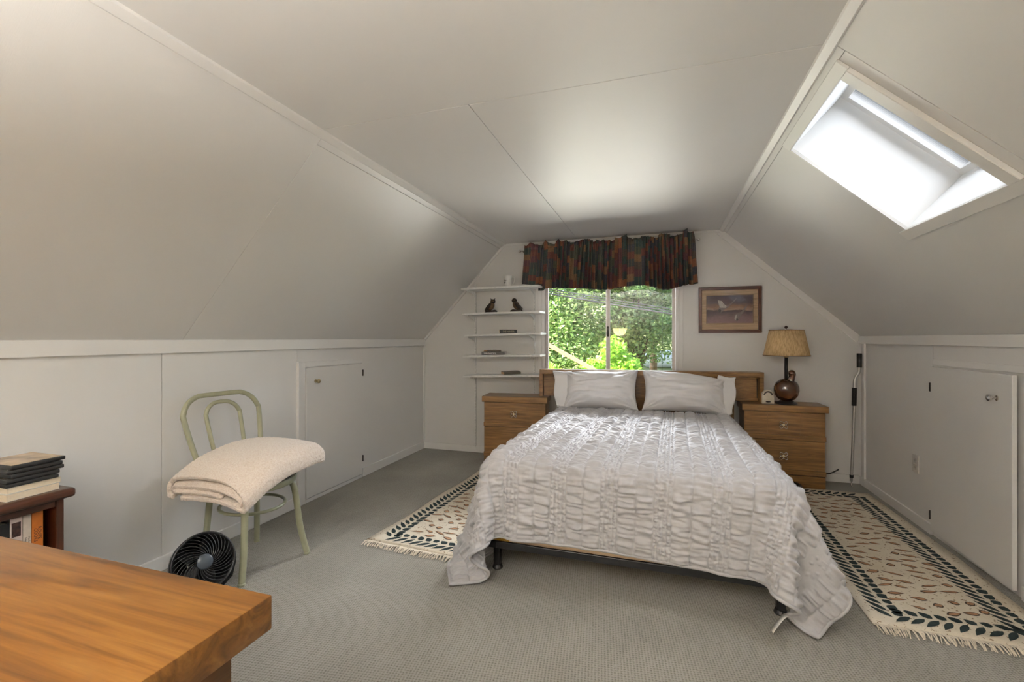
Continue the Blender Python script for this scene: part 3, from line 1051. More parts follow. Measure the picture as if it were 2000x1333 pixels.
for x0, x1, z0, z1 in ((-ppx - .004, ppx + .004, ppz0 - .004, ppz0 - .002), (-ppx - .004, ppx + .004, ppz1 + .002, ppz1 + .004), (-ppx - .004, -ppx - .002, ppz0 - .002, ppz1 + .002), (ppx + .002, ppx + .004, ppz0 - .002, ppz1 + .002)):
    b.box(x0, x1, -.0093, -.0082, z0, z1)
b.build('print_border', plain('border_line', srgb(74, 52, 46), 0.7), pic)
def flat(pts, nm, mat, y=-.0101):
    bm_ = bmesh.new()
    bm_.faces.new([bm_.verts.new((p[0], y, p[1])) for p in pts])
    return MB().merge(bm_).build(nm, mat, pp)
dkd = plain('print_dark', srgb(66, 62, 66), 0.6, 0, 0.3, 90)
ltd = plain('print_light', srgb(206, 200, 196), 0.6, 0, 0.2, 90)
mdd = plain('print_mid', srgb(140, 128, 126), 0.6, 0, 0.3, 90)
flat([(-.096, .294), (-.062, .286), (-.048, .262), (-.022, .238), (-.030, .222), (-.078, .226), (-.086, .25)], 'duck_wing', ltd)
flat([(-.030, .236), (.010, .262), (.052, .306), (.062, .312), (.040, .280), (.000, .240), (-.014, .226)], 'duck_wing', mdd)
flat([(-.088, .222), (-.078, .236), (-.040, .236), (-.014, .226), (-.036, .212), (-.062, .190), (-.078, .180), (-.092, .192)], 'duck_body', mdd, -.0099)
flat([(-.092, .206), (-.078, .214), (-.066, .200), (-.074, .182), (-.088, .186)], 'duck_head', dkd, -.0103)
flat([(.042, .158), (.062, .176), (.094, .184), (.128, .232), (.146, .258), (.140, .232), (.112, .180), (.090, .148), (.068, .112), (.050, .108), (.040, .128)], 'duck_body', mdd)
flat([(.046, .150), (.060, .166), (.056, .128), (.064, .118), (.054, .108), (.040, .124)], 'duck_wing', ltd, -.0103)
flat([(.052, .124), (.066, .128), (.072, .112), (.058, .102)], 'duck_head', dkd, -.0105)
MB().box(-PW / 2 + .026, PW / 2 - .026, -.0155, -.0135, .026, PH - .026).build('glass', M['picglass'], pic)

# ================================================================== WALL SHELVES
shelf_white = plain('shelf_white', (0.80, 0.80, 0.78), 0.4)
su = empty('wall_shelving', (-1.52, YW, .03), 0, 'five white shelves on slotted rails beside the window', 'shelves')
for xr in (-1.835, -1.193):
    r = MB().box(xr + 1.52 - .008, xr + 1.52 + .008, -.016, -.0005, 0, 1.745, .001, 1).build('rail', shelf_white, su)
    b = MB()
    z = .03
    while z < 1.72:
        for k in (0, .012):
            b.box(xr + 1.52 - .0022, xr + 1.52 + .0022, -.0168, -.0162, z + k, z + k + .007)
        z += .034
    b.build('slots', M['joint'], r)
SH = [(-1.896, -1.086, 1.712, 1.719), (-1.885, -1.076, 1.458, 1.469), (-1.868, -1.066, 1.241, 1.259), (-1.879, -1.071, 1.030, 1.048), (-1.879, -1.066, .828, .853)]
def shelf_z(i, x):
    x0, x1, z0, z1 = SH[i]
    return z0 + (z1 - z0) * (x - x0) / (x1 - x0)
for i, (x0, x1, z0, z1) in enumerate(SH):
    tilt = math.atan2(z1 - z0, x1 - x0)
    Ms = Matrix.Translation(((x0 + x1) / 2 + 1.52, 0, (z0 + z1) / 2 - .03)) @ Matrix.Rotation(-tilt, 4, 'Y')
    w = (x1 - x0) / 2
    yb_ = -.020
    if i == 0:
        pl_ = [(-w, yb_), (-w, -.245), (w - .03, -.245), (w - .009, -.236), (w, -.215), (w, yb_)]
        s = MB().prism(pl_, 'z', -.019, 0, .002, Ms).build('shelf', shelf_white, su)
    else:
        s = MB().box(-w, w, -.245, yb_, -.019, 0, .002, 1, Ms).build('shelf', shelf_white, su)
    for xr in (-1.835, -1.193):
        zz = shelf_z(i, xr) - .0195 - .03
        long_ = .215 if i < 3 else .16
        dep = .062 if i < 3 else .038
        prof = [(-.017, zz), (-long_, zz), (-long_, zz - .012), (-long_ * .62, zz - .022), (-long_ * .30, zz - dep * .62), (-.035, zz - dep), (-.030, zz - dep - .05), (-.017, zz - dep - .05)]
        MB().prism(prof, 'x', xr + 1.52 - .004, xr + 1.52 + .004, .001).build('bracket', shelf_white, s)

# mug on the top shelf
mug = empty('mug', (-1.425, 4.315, shelf_z(0, -1.425) + .0005), 0, 'white mug with a dark sailing ship print on the top shelf', 'mug')
mw = plain('white_ceramic', (0.78, 0.78, 0.76), 0.2)
mb_ = MB().lathe([(.036, 0), (.040, .004), (.0385, .05), (.040, .104), (.0415, .109), (.0375, .107), (.036, .05), (.034, .008)], 32).build('cup', mw, mug, angle=50)
MB().tube(spline([(.036, 0, .090), (.056, 0, .096), (.068, 0, .078), (.062, 0, .052), (.045, 0, .026), (.036, 0, .020)], 6), .0055, 10).build('handle', mw, mug, True)
b = MB()
def wrap(a0, a1, z0, z1):
    n = 4
    r = .0412
    pts = []
    bm_ = bmesh.new()
    vs = [[bm_.verts.new((r * math.cos(math.radians(a0 + (a1 - a0) * k / n)), r * math.sin(math.radians(a0 + (a1 - a0) * k / n)), z)) for k in range(n + 1)] for z in (z0, z1)]
    for k in range(n):
        bm_.faces.new((vs[0][k], vs[0][k + 1], vs[1][k + 1], vs[1][k]))
    b.merge(bm_)
wrap(196, 264, .058, .063); wrap(196, 255, .044, .049); wrap(200, 212, .040, .076); wrap(222, 227, .063, .080); wrap(212, 240, .034, .040)
b.build('ship_print', M['ink'], mug)

# owl figurines on the second shelf
bronze = plain('bronze_figurine', srgb(96, 74, 50), 0.35, 0.25, 0.6, 55)
darkb = plain('dark_bronze', srgb(38, 28, 20), 0.35, 0.2, 0.4, 55)
def owl(x, flip, label, horned):
    e = empty('owl_figurine', (x, 4.300, shelf_z(1, x) + .0005), 0, label, 'figurine', 'owl figurines on the second shelf')
    s = flip
    MB().prism([(-.058, 0), (.058, 0), (.062, .016), (.045, .028), (.010, .020), (-.030, .026), (-.060, .012)], 'y', -.022, .022, .004).build('branch', darkb, e, True)
    Mo = Matrix.Translation((0, 0, .064)) @ Matrix.Rotation(s * math.radians(28), 4, 'Y')
    MB().ball((0, 0, 0), .036, .92, .85, 1.28, 20, Mo).build('body', bronze, e, True)
    hx_ = s * .020
    hd = MB().ball((hx_, 0, .112), .025, 1.05, .95, .95, 18).build('head', darkb, e, True)
    for sx in (-1, 1):
        MB().ball((hx_ + sx * .009, -.022, .114), .007, 1, .5, 1, 10).build('eye', bronze, hd, True)
        if horned:
            MB().tube([(hx_ + sx * .014, 0, .128), (hx_ + sx * .025, 0, .144)], [.008, .001], 8).build('ear_tuft', darkb, hd, True)
    MB().tube([(hx_, -.022, .110), (hx_, -.030, .103)], [.005, .001], 8).build('beak', darkb, hd, True)
    for sy in (-1, 1):
        MB().ball((0, 0, 0), .040, .42, .25, 1.15, 14, Matrix.Translation((-s * .020, sy * .026, .058)) @ Matrix.Rotation(s * math.radians(42), 4, 'Y')).build('wing', darkb, e, True)
    MB().prism([(-s * .038, .022), (-s * .066, .030 if not horned else .016), (-s * .060, .044), (-s * .030, .050)], 'y', -.014, .014, .003).build('tail', darkb, e, True)
    return e
owl(-1.600, 1, 'bronze eared owl figurine, nearer the sloping wall', True)
owl(-1.335, -1, 'bronze round headed owl figurine, nearer the window', False)

# books lying on the shelves
def book(loc, rz, w, d, h, cover, label, group, paper='cream', hard=False, cat='book', name='book'):
    """spine faces -y; x across the spine length; pages show on +x end"""
    e = empty(name, loc, rz, label, cat, group)
    o = .003 if hard else .0
    t = .003 if hard else .0012
    cv = MB().box(0, w, 0, d, 0, t, 0).box(0, w, 0, d, h - t, h, 0).box(0, w, 0, t, t, h - t, 0)
    cv.build('cover', cover, e)
    MB().box(o + .0005, w - o - .0005, t, d - o - .0005, t, h - t).build('pages', M[paper], e)
    return e
blk = plain('black_jacket', (0.012, 0.012, 0.013), 0.3)
grn = plain('dark_green_jacket', srgb(40, 44, 36), 0.35)
gry = plain('grey_jacket', srgb(92, 86, 74), 0.45)
wht = plain('white_jacket', srgb(214, 212, 204), 0.4)
Rz = math.radians
FRT = Matrix.Rotation(PI / 2, 4, 'X')
b1 = book((-1.494, 4.262, shelf_z(2, -1.46) + .0015), Rz(24), .172, .108, .038, blk, 'thick dark paperback with pale spine lettering on the third shelf', 'books lying on the wall shelves')
text_mesh('spine_block', 'THE HUNTER', .021, plain('spine_cream', srgb(206, 198, 170), 0.5), b1, Matrix.Translation((.088, -.0006, .019)) @ FRT @ Matrix.Diagonal((.92, 1, 1, 1)))
b2 = book((-1.700, 4.292, shelf_z(3, -1.66) + .0015), Rz(10), .238, .155, .030, blk, 'black hardback with white spine lettering lying on the fourth shelf', 'books lying on the wall shelves', 'paperwhite', True)
text_mesh('spine_lettering', 'SARA PARETSKY', .017, M['whiteink'], b2, Matrix.Translation((.085, -.0006, .015)) @ FRT)
b3 = book((-1.640, 4.300, shelf_z(3, -1.60) + .034), Rz(42), .150, .100, .014, gry, 'thin tan paperback lying on the black hardback', 'books lying on the wall shelves', 'tanpaper')
b4 = book((-1.450, 4.270, shelf_z(4, -1.42) + .0015), Rz(36), .175, .108, .024, gry, 'worn tan paperback with grey cover on the bottom shelf', 'books lying on the wall shelves', 'tanpaper')
MB().box(.0, .172, 0, .106, .0242, .0256, 0, 1, Matrix.Rotation(-.03, 4, 'Y')).build('bent_cover', gry, b4)

# ================================================================== CURTAIN ROD AND VALANCE
rod = empty('curtain_rod', (-.49, 4.395, 2.085), 0, 'thin chrome curtain rod with ball ends above the window', 'curtain rod')
MB().tube([(-.815, 0, -.004), (.825, 0, .006)], .007, 12).build('rod', M['chrome'], rod, True)
for s in (-1, 1):
    MB().ball((s * .835, 0, s * .005), .014, 1.2, 1, 1, 14).build('finial', M['chrome'], rod, True)
    MB().tube([(s * .800, 0, s * .005 - .004), (s * .800, .03, -.020), (s * .800, .062, -.020)], .005, 8).box(s * .800 - .01, s * .800 + .01, .060, .063, -.045, .005).build('bracket', M['chrome'], rod, True)
def valance_mat():
    q = N('patchwork_plaid')
    tc = q.n('ShaderNodeTexCoord')
    mp = q.n('ShaderNodeMapping')
    mp.inputs['Scale'].default_value = (1 / .078, 1 / .070, 1)
    q.l(tc.outputs['UV'], mp.inputs[0])
    sp = q.n('ShaderNodeSeparateXYZ')
    q.l(mp.outputs[0], sp.inputs[0])
    fx = q.math('FLOOR', sp.outputs[0])
    sh_ = q.math('MULTIPLY', q.math('MODULO', fx, 3.0), .37)
    fy = q.math('FLOOR', q.math('ADD', sp.outputs[1], sh_))
    cb = q.n('ShaderNodeCombineXYZ')
    q.l(fx, cb.inputs[0]); q.l(fy, cb.inputs[1])
    wnz = q.n('ShaderNodeTexWhiteNoise')
    wnz.noise_dimensions = '2D'
    q.l(cb.outputs[0], wnz.inputs['Vector'])
    c = q.ramp(wnz.outputs['Value'], [(0, srgb(60, 66, 65)), (.15, srgb(99, 64, 57)), (.30, srgb(74, 77, 67)), (.42, srgb(130, 85, 62)), (.52, srgb(64, 65, 72)), (.64, srgb(89, 61, 65)), (.76, srgb(58, 72, 69)), (.86, srgb(121, 94, 70)), (.93, srgb(78, 70, 64))], 'CONSTANT')
    v2 = q.coord((90, 90, 1), 'UV')
    f1 = q.noise(v2, 1.0, 2)
    lines = q.n('ShaderNodeTexWave')
    lines.inputs['Scale'].default_value = 9
    q.l(q.coord((1, 1, 1), 'UV'), lines.inputs['Vector'])
    c = q.mix(0.5, c, q.ramp(f1, [(0.35, (.55, .55, .55)), (0.65, (1.2, 1.2, 1.2))]), 'MULTIPLY')
    th = q.math('GREATER_THAN', lines.outputs['Fac'], .985)
    c = q.mix(q.math('MULTIPLY', th, .5), c, srgb(149, 125, 95))
    q.col(c)
    q.set(rough=0.9, spec=0.15)
    return q.m
def valance():
    na, nz_ = 520, 40
    a = np.linspace(0, 1, na)
    rng = np.random.default_rng(5)
    phs = np.cumsum(2 * PI * (30 / na) * (1 + .45 * smooth_noise((1, na), 12, 0.1, rng)[0]))
    amp = np.clip(1 + .35 * smooth_noise((1, na), 18, .1, rng)[0], .35, 1.7)
    ph2 = phs * 1.9 + .7
    ruf = smooth_noise((nz_, na), 5, 4, rng)
    x_top0, x_top1 = -1.262, .312
    V = np.zeros((nz_, na, 3))
    zt = np.concatenate([np.linspace(0, .86, 30), np.linspace(.88, 1, 10)])
    top, rodz = 2.135, 2.085
    for j, q_ in enumerate(zt):
        xl = x_top0 - .035 * (1 - q_) ** 1.3
        xr_ = x_top1 + .020 * (1 - q_) ** 1.2
        x = xl + (xr_ - xl) * a
        bot = 1.676 + .010 * np.sin(a * 21) + np.where(x < -1.125, .066, 0) + .012 * smooth_noise((1, na), 26, .1, np.random.default_rng(9))[0]
        z = bot + (rodz - bot) * np.minimum(q_ / .86, 1) + (top - rodz) * np.clip((q_ - .86) / .14, 0, 1) * (1 + .20 * ruf[j])
        below = np.clip(1 - q_ / .86, 0, 1)
        A = (.012 + .022 * below ** .7) * amp
        y = 4.356 - .006 - A * np.sin(phs) * (.55 + .45 * below) - .005 * np.sin(ph2) * (1 - .6 * below)
        hd_ = np.clip((q_ - .86) / .14, 0, 1)
        y = y - hd_ * (.012 * ruf[j] + .012 * np.sin(ph2 * .8 + 1)) 
        y += np.where(np.abs(q_ - .86) < .02, .004, 0)
        x = x + .008 * np.cos(phs) * below + hd_ * .008 * np.cos(ph2 * .8)
        V[j, :, 0] = x; V[j, :, 1] = np.minimum(y, 4.44); V[j, :, 2] = z + .005 * (a - .5)
    return V
vv = valance()
vn = empty('valance', (-.48, 4.40, 1.68), 0, 'gathered dark patchwork plaid valance hanging over the window', 'valance')
nzv, nav = vv.shape[:2]
me = np_mesh('valance_cloth', vv.reshape(-1, 3) - np.array((-.48, 4.40, 1.68)), grid_faces(nzv, nav))
arc = np.concatenate([[0], np.cumsum(np.linalg.norm(np.diff(vv[4], axis=0), axis=1))])
uu = np.tile(arc[None, :], (nzv, 1))
vvv = np.repeat(vv[:, :, 2].mean(axis=1)[:, None], nav, axis=1)
set_uv(me, np.stack([uu, vvv], -1).reshape(-1, 2))
vo = link('cloth', me, valance_mat(), vn, True)
sv = vo.modifiers.new('thick', 'SOLIDIFY'); sv.thickness = .002; sv.offset = 0

# ================================================================== SKYLIGHT CRANK POLE
po = empty('crank_pole', (1.492, 4.352, 0), 0, 'silver crank pole with black grips leaning in the right corner', 'pole')
top_ = Vector((.040, .030, 1.085))
pth = [(0, 0, .045), (.018, .014, .40), (.029, .024, .70), (.031, .026, .84), (.040, .028, .885), (.062, .030, .925), (.066, .031, .965), (.066, .031, 1.075)]
MB().tube(spline(pth, 8), .0105, 14).build('tube', plain('brushed_steel', (0.55, 0.54, 0.52), 0.35, 0.9), po, True)
MB().tube([(.0265, .022, .655), (.0305, .026, .80)], .0165, 16).build('grip', M['rubber'], po, True)
MB().tube([(.066, .031, .966), (.066, .031, 1.080)], .0175, 16).build('grip', M['rubber'], po, True)
MB().tube([(.002, .002, .072), (.003, .003, .095)], .0135, 14).build('collar', M['rubber'], po, True)
MB().tube([(.002, .000, .046), (-.002, -.003, .020), (-.001, -.012, .006), (.004, -.018, .010)], .004, 8).build('hook', M['chrome'], po, True)

# ================================================================== RUGS
def leaf(pts, cx, cy, ang, ln, wd, n=5):
    ca, sa = math.cos(ang), math.sin(ang)
    prof = []
    for i in range(n + 1):
        t = i / n
        prof.append((ln * (t - .5), wd * .5 * math.sin(PI * t ** .8)))
    ring = prof + [(x, -y) for x, y in reversed(prof[1:-1])]
    pts.append([(cx + x * ca - y * sa, cy + x * sa + y * ca) for x, y in ring])

def polys(name, rings, z, mat, parent, bend):
    V, F = [], []
    me = bpy.data.meshes.new(name)
    for r in rings:
        k = len(V)
        V += [(x, y, z + bend(x, y)) for x, y in r]
        F.append(list(range(k, k + len(r))))
    me.from_pydata(V, [], F)
    me.update()
    o = link(name, me, mat, parent)
    o['kind'] = 'stuff'
    return o

def rug(loc, rz, w, l, label, seed, fringe_back=False):
    rnd = random.Random(seed)
    e = empty('rug', loc, rz, label, 'rug', 'cream leaf patterned rugs beside the bed')
    bend = lambda x, y: 0.0
    nx, ny = 14, 40
    V = []
    rngj = np.random.default_rng(seed)
    wob = smooth_noise((1, ny + 1), 5, .1, rngj)[0] * .006
    th = .009
    for j in range(ny + 1):
        for i in range(nx + 1):
            x = -w / 2 + w * i / nx
            if i in (0, nx): x += wob[j]
            V.append((x, l * j / ny, th))
    for j in range(ny + 1):
        for i in range(nx + 1):
            x, y, z = V[j * (nx + 1) + i]
            V.append((x, y, .001))
    F = grid_faces(ny + 1, nx + 1)
    n0 = (ny + 1) * (nx + 1)
    idx = np.arange(n0).reshape(ny + 1, nx + 1)
    ring = np.concatenate([idx[0, :-1], idx[:-1, -1], idx[-1, ::-1][:-1], idx[::-1, 0][:-1]])
    r2 = np.roll(ring, -1)
    Fa = np.concatenate([F, F[:, ::-1] + n0, np.stack([ring, ring + n0, r2 + n0, r2], 1)])
    link('rug_pile', np_mesh('rug_pile', V, Fa), M['rug'], e)
    teal, brown, dark = [], [], []
    ins = .105
    def vine(x0, y0, x1, y1):
        L_ = math.hypot(x1 - x0, y1 - y0)
        a = math.atan2(y1 - y0, x1 - x0)
        n = int(L_ / .047)
        for i in range(n):
            t = (i + .5) / n
            if i % 9 == 8: cx, cy = cx + rnd.uniform(-.006, .006), cy + rnd.uniform(-.006, .006)
            cx, cy = x0 + (x1 - x0) * t, y0 + (y1 - y0) * t
            px, py = -math.sin(a), math.cos(a)
            leaf(teal, cx + px * .038, cy + py * .038, a + .80 + rnd.uniform(-.15, .15), .092 * rnd.uniform(.85, 1.12), .027)
            s = rnd.uniform(.85, 1.15)
            leaf(teal, cx - px * .024, cy - py * .024, a - .65 + rnd.uniform(-.3, .3), .050 * s, .040)
    vine(-w / 2 + ins, ins - .02, -w / 2 + ins, l - ins)
    vine(w / 2 - ins, ins - .02, w / 2 - ins, l - ins)
    vine(w / 2 - ins, ins, -w / 2 + ins, ins)
    vine(-w / 2 + ins, l - ins, w / 2 - ins, l - ins)
    placed = []
    tries = 0
    while tries < 1600 and len(placed) < 120:
        tries += 1
        cx = rnd.uniform(-w / 2 + ins + .07, w / 2 - ins - .07)
        cy = rnd.uniform(ins + .07, l - ins - .07)
        if any((cx - px) ** 2 + (cy - py) ** 2 < .064 ** 2 for px, py in placed): continue
        placed.append((cx, cy))
        a = rnd.uniform(-.5, .5) + (PI if rnd.random() < .5 else 0)
        ln, wd = rnd.choice([(.085, .026), (.070, .032), (.046, .036), (.095, .020), (.058, .024)])
        leaf(dark, cx, cy, a, ln, wd)
        leaf(brown, cx + .001, cy, a, ln * .78, wd * .62)
    polys('border_leaves', teal, th + .0012, M['rugteal'], e, bend)
    polys('leaf_outlines', dark, th + .0010, M['rugdark'], e, bend)
    polys('leaf_motifs', brown, th + .0018, M['rugbrown'], e, bend)
    # fringe at the near end
    b = MB()
    n = int(w / .0055)
    fr = bmesh.new()
    for end in ((0, -1),) + (((l, 1),) if fringe_back else ()):
        y0, s = end
        for i in range(n):
            x = -w / 2 + w * (i + .5) / n
            ln = .062 * rnd.uniform(.7, 1.1)
            k = rnd.uniform(-.016, .016)
            p = [(x, y0, .007), (x + k * .4, y0 + s * ln * .5, .010 + rnd.uniform(0, .006)), (x + k, y0 + s * ln, .003)]
            wd = .0022
            vs = []
            for q_ in p:
                vs.append((fr.verts.new((q_[0] - wd, q_[1], q_[2])), fr.verts.new((q_[0], q_[1], q_[2] + .003)), fr.verts.new((q_[0] + wd, q_[1], q_[2]))))
            for A, B in zip(vs[:-1], vs[1:]):
                fr.faces.new((A[0], A[1], B[1], B[0]))
                fr.faces.new((A[1], A[2], B[2], B[1]))
    o = b.merge(fr).build('fringe', M['fringe'], e)
    o['kind'] = 'stuff'
    return e
rug((1.195, 2.275, 0), Rz(-.3), .675, 1.895, 'cream rug with dark leaf border along the right wall', 21)
rug((-1.300, 2.285, 0), Rz(-4.0), .675, 1.640, 'cream rug with dark leaf border left of the bed', 22)

# ================================================================== CHAIR
ch = empty('cafe_chair', (-2.075, 1.915, 0), math.radians(-9), 'sage green bentwood style metal chair holding a folded fleece', 'chair')
SZ = .452
def arc_pts(c, r, a0, a1, n, z):
    return [(c[0] + r * math.cos(math.radians(a0 + (a1 - a0) * i / n)), c[1] + r * math.sin(math.radians(a0 + (a1 - a0) * i / n)), z) for i in range(n + 1)]
MB().lathe([(.165, SZ - .034), (.200, SZ - .034), (.207, SZ - .028), (.209, SZ - .010), (.204, SZ - .001), (.190, SZ), (.165, SZ)], 48).build('seat_ring', M['sage'], ch, angle=50)
MB().lathe([(.010, SZ + .031), (.09, SZ + .030), (.155, SZ + .024), (.186, SZ + .012), (.192, SZ + .001), (.185, SZ - .012)][::-1], 48).build('seat_cushion', M['vinyl'], ch, True)
def hoop(y_half_bot, y_half_top, zb, zt, r, tubr, nm, x0, lean):
    P_ = []
    zr = zt - r
    X = lambda z: x0 - lean * (z - zb) / (zt - zb)
    P_.append((X(zb), -y_half_bot, zb))
    P_.append((X((zb + zr) / 2), -(y_half_bot + y_half_top) / 2 - .006, (zb + zr) / 2))
    P_.append((X(zr), -y_half_top, zr))
    for k in range(1, 6):
        a = PI / 2 * k / 6
        P_.append((X(zr + r * math.sin(a)), -y_half_top + r * (1 - math.cos(a)), zr + r * math.sin(a)))
    P_.append((X(zt), -y_half_top + r, zt))
    Q_ = [(x, -y, z) for x, y, z in reversed(P_)]
    if abs(P_[-1][1]) < 1e-4: Q_ = Q_[1:]
    MB().tube([q_ + Vector((0, -.034 * (q_.z - zb) / (zt - zb), 0)) for q_ in spline(P_ + Q_, 4)], tubr, 12).build(nm, M['sage'], ch, True)
hoop(.150, .205, SZ - .02, .893, .115, .0135, 'back_hoop', -.170, .075)
hoop(.066, .092, SZ - .005, .850, .078, .0110, 'inner_hoop', -.172, .066)
for s in (-1, 1):
    MB().tube(spline([(.120, s * .128, SZ - .033), (.140, s * .142, .36), (.160, s * .160, .16), (.182, s * .186, .008)], 6), [.0165] * 18 + [.0150], 14).lathe([(.016, 0), (.018, .002), (.0165, .014)], 14, Matrix.Translation((.182, s * .186, 0))).build('leg', M['sage'], ch, True)
    MB().tube(spline([(-.165, s * .120, SZ - .033), (-.172, s * .130, .36), (-.188, s * .142, .16), (-.210, s * .156, .008)], 6), [.0155] * 18 + [.0140], 14).lathe([(.015, 0), (.017, .002), (.0155, .014)], 14, Matrix.Translation((-.210, s * .156, 0))).build('leg', M['sage'], ch, True)
MB().tube([(.012 - .012 + .168 * math.cos(2 * PI * i / 48) - .012, .150 * math.sin(2 * PI * i / 48), .305) for i in range(48)], .0085, 10, True).build('stretcher_ring', M['sage'], ch, True)

# ---------------------------------------------------------------- folded fleece blanket on the seat
def fleece():
    """spiral-folded strip swept along a drooping path (roughly along y)"""
    # path of the blanket's middle: world y, droop and turn
    path = [(-2.038, 1.605, .474), (-2.035, 1.665, .503), (-2.035, 1.755, .532), (-2.035, 1.860, .552), (-2.030, 1.990, .556), (-2.022, 2.090, .550), (-2.010, 2.180, .532)]
    C_ = spline(path, 8)
    n = len(C_)
    # fold profile (across, up), an S of four layers with round bends; then scaled along the path
    prof = []
    def seg(x0, x1, z0, z1, k=9):
        for i in range(k):
            t = i / (k - 1)
            prof.append((x0 + (x1 - x0) * t, z0 + (z1 - z0) * t))
    def bendp(cx, cz, r, a0, a1, k=7):
        for i in range(1, k - 1):
            a = math.radians(a0 + (a1 - a0) * i / (k - 1))
            prof.append((cx + r * math.cos(a), cz + r * math.sin(a)))
    seg(.10, -.20, .012, .012)
    bendp(-.20, .030, .018, 270, 90)
    seg(-.20, .195, .048, .048)
    bendp(.195, .026, .022, 90, -90)
    seg(.195, .15, .004, .004, 3)
    prof = prof[:-1]
    # outer layer wrapping everything
    outer = []
    prof2 = []
    def ell(t):
        # closed-ish outer wrap: from under right, round the right edge, over the top, round the left edge, under
        a = math.radians(-115 + 410 * t * .82)
        ex, ez = .245, .068
        c_, s2 = math.cos(a), math.sin(a)
        x = ex * math.copysign(abs(c_) ** .42, c_)
        z = .033 + ez * math.copysign(abs(s2) ** .75, s2)
        if z < .0: z *= .45
        return (x, z)
    prof2 = [ell(i / 71) for i in range(72)]
    rng = np.random.default_rng(4)
    out = []
    for pf, base in ((prof, 0), (prof2, 1)):
        k = len(pf)
        V = np.zeros((n, k, 3))
        wob = smooth_noise((n, k), 3, 4, rng)
        for i, c in enumerate(C_):
            t = i / (n - 1)
            side = .92 + .08 * math.sin(PI * t)
            if base == 1:
                # rounded far end
                e = max(0.0, (t - .88) / .12)
                side *= math.sqrt(max(.02, 1 - .75 * e * e))
                zsc = math.sqrt(max(.05, 1 - .8 * e * e))
            else:
                side *= 1.0
                zsc = 1.0
            puff = .92 + .20 * math.sin(PI * min(1, t * 1.15))
            turn = math.radians(-3 - 5 * t)
            for j, (px, pz) in enumerate(pf):
                X = px * side
                lift = pz * puff * zsc
                # the front edge sags over the seat edge, the near corner hangs lowest
                sag = -.055 * max(0, px / .26) ** 2 * max(0.0, 1.05 - 1.25 * t) - .020 * max(0, -px / .26) ** 2
                V[i, j, 0] = c.x + X * math.cos(turn)
                V[i, j, 1] = c.y + X * math.sin(turn) + (.09 * px if t < .5 else .09 * px * (1 - t) * 2)
                V[i, j, 2] = c.z - .030 + lift + sag + .004 * wob[i, j]
        if base == 0:
            V = V[: int(n * .9)]
        out.append(V)
    return out
fb = empty('fleece_blanket', (-2.05, 1.90, .48), 0, 'cream fleece blanket folded over the green chair seat', 'blanket')
for nm, V in zip(('inner_fold', 'outer_fold'), fleece()):
    me = np_mesh(nm, V.reshape(-1, 3) - np.array((-2.05, 1.90, .48)), grid_faces(V.shape[0], V.shape[1]))
    o = link(nm, me, M['fleece'], fb, True)
    s = o.modifiers.new('thick', 'SOLIDIFY'); s.thickness = .022; s.offset = 0; s.use_even_offset = False
    s2 = o.modifiers.new('sub', 'SUBSURF'); s2.levels = 2; s2.render_levels = 2
    tx = bpy.data.textures.new('fleece_fuzz', 'CLOUDS'); tx.noise_scale = .011
    dm = o.modifiers.new('fuzz', 'DISPLACE'); dm.texture = tx; dm.strength = .008; dm.mid_level = .5; dm.texture_coords = 'LOCAL'

# ================================================================== FAN
fan = empty('desk_fan', (-2.010, 1.562, 0), 0, 'round black desk fan with swirl grille on the carpet', 'fan')
ax = Vector((.86, -.36, .36)).normalized()
fq = ax.to_track_quat('Z', 'Y').to_matrix().to_4x4()
FM = Matrix.Translation((.03, -.01, .178)) @ fq
R0 = .126
MB().lathe([(.030, -.150), (.070, -.140), (.105, -.105), (.122, -.055), (.128, -.010), (.130, .006), (.126, .012), (R0 - .008, .010), (R0 - .010, -.004), (.108, -.05), (.085, -.09)], 48, FM, False).build('housing', M['black'], fan, True)
MB().tube([FM @ Vector((R0 * .985 * math.cos(2 * PI * i / 64), R0 * .985 * math.sin(2 * PI * i / 64), .010)) for i in range(64)], .0042, 8, True).build('rim', M['black'], fan, True)
for k in range(30):
    a0 = 2 * PI * k / 30
    pts = []
    for i in range(9):
        t = i / 8
        r = .030 + (R0 - .034) * t
        a = a0 + 1.15 * t ** .85
        pts.append(FM @ Vector((r * math.cos(a), r * math.sin(a), .022 - .014 * t * t)))
    MB().tube(pts, .0019, 5).build('grille_rib', M['black'], fan, True)
MB().lathe([(.033, .010), (.034, .022), (.030, .027), (.010, .030)], 28, FM).build('hub', plain('grey_hub', srgb(70, 78, 86), 0.3), fan, angle=50)
for k in range(5):
    a = 2 * PI * k / 5
    Mb = FM @ Matrix.Rotation(a, 4, 'Z') @ Matrix.Translation((.062, 0, -.035)) @ Matrix.Rotation(.6, 4, 'X')
    MB().ball((0, 0, 0), .040, 1.05, .75, .06, 14, Mb).build('blade', M['black'], fan, True)
MB().tube([FM @ Vector((0, 0, -.14)), FM @ Vector((0, 0, .0))], .026, 14).build('motor', M['black'], fan, True)
MB().lathe([(.092, 0), (.094, .010), (.080, .020), (.05, .026)], 36, Matrix.Translation((0, 0, 0))).build('base', M['black'], fan, angle=50)
yv = FM.to_3x3() @ Vector((0, 0, 1))
sd = Vector((0, 0, 1)).cross(yv).normalized()
cz = Vector(FM.translation)
for s in (-1, 1):
    MB().tube([Vector((0, 0, .018)) + sd * s * .075, Vector((0, 0, .06)) + sd * s * .125, cz + sd * s * .136 - yv * .03 + Vector((0, 0, -.04)), cz + sd * s * .134 - yv * .03], .009, 8).build('yoke', M['black'], fan, True)

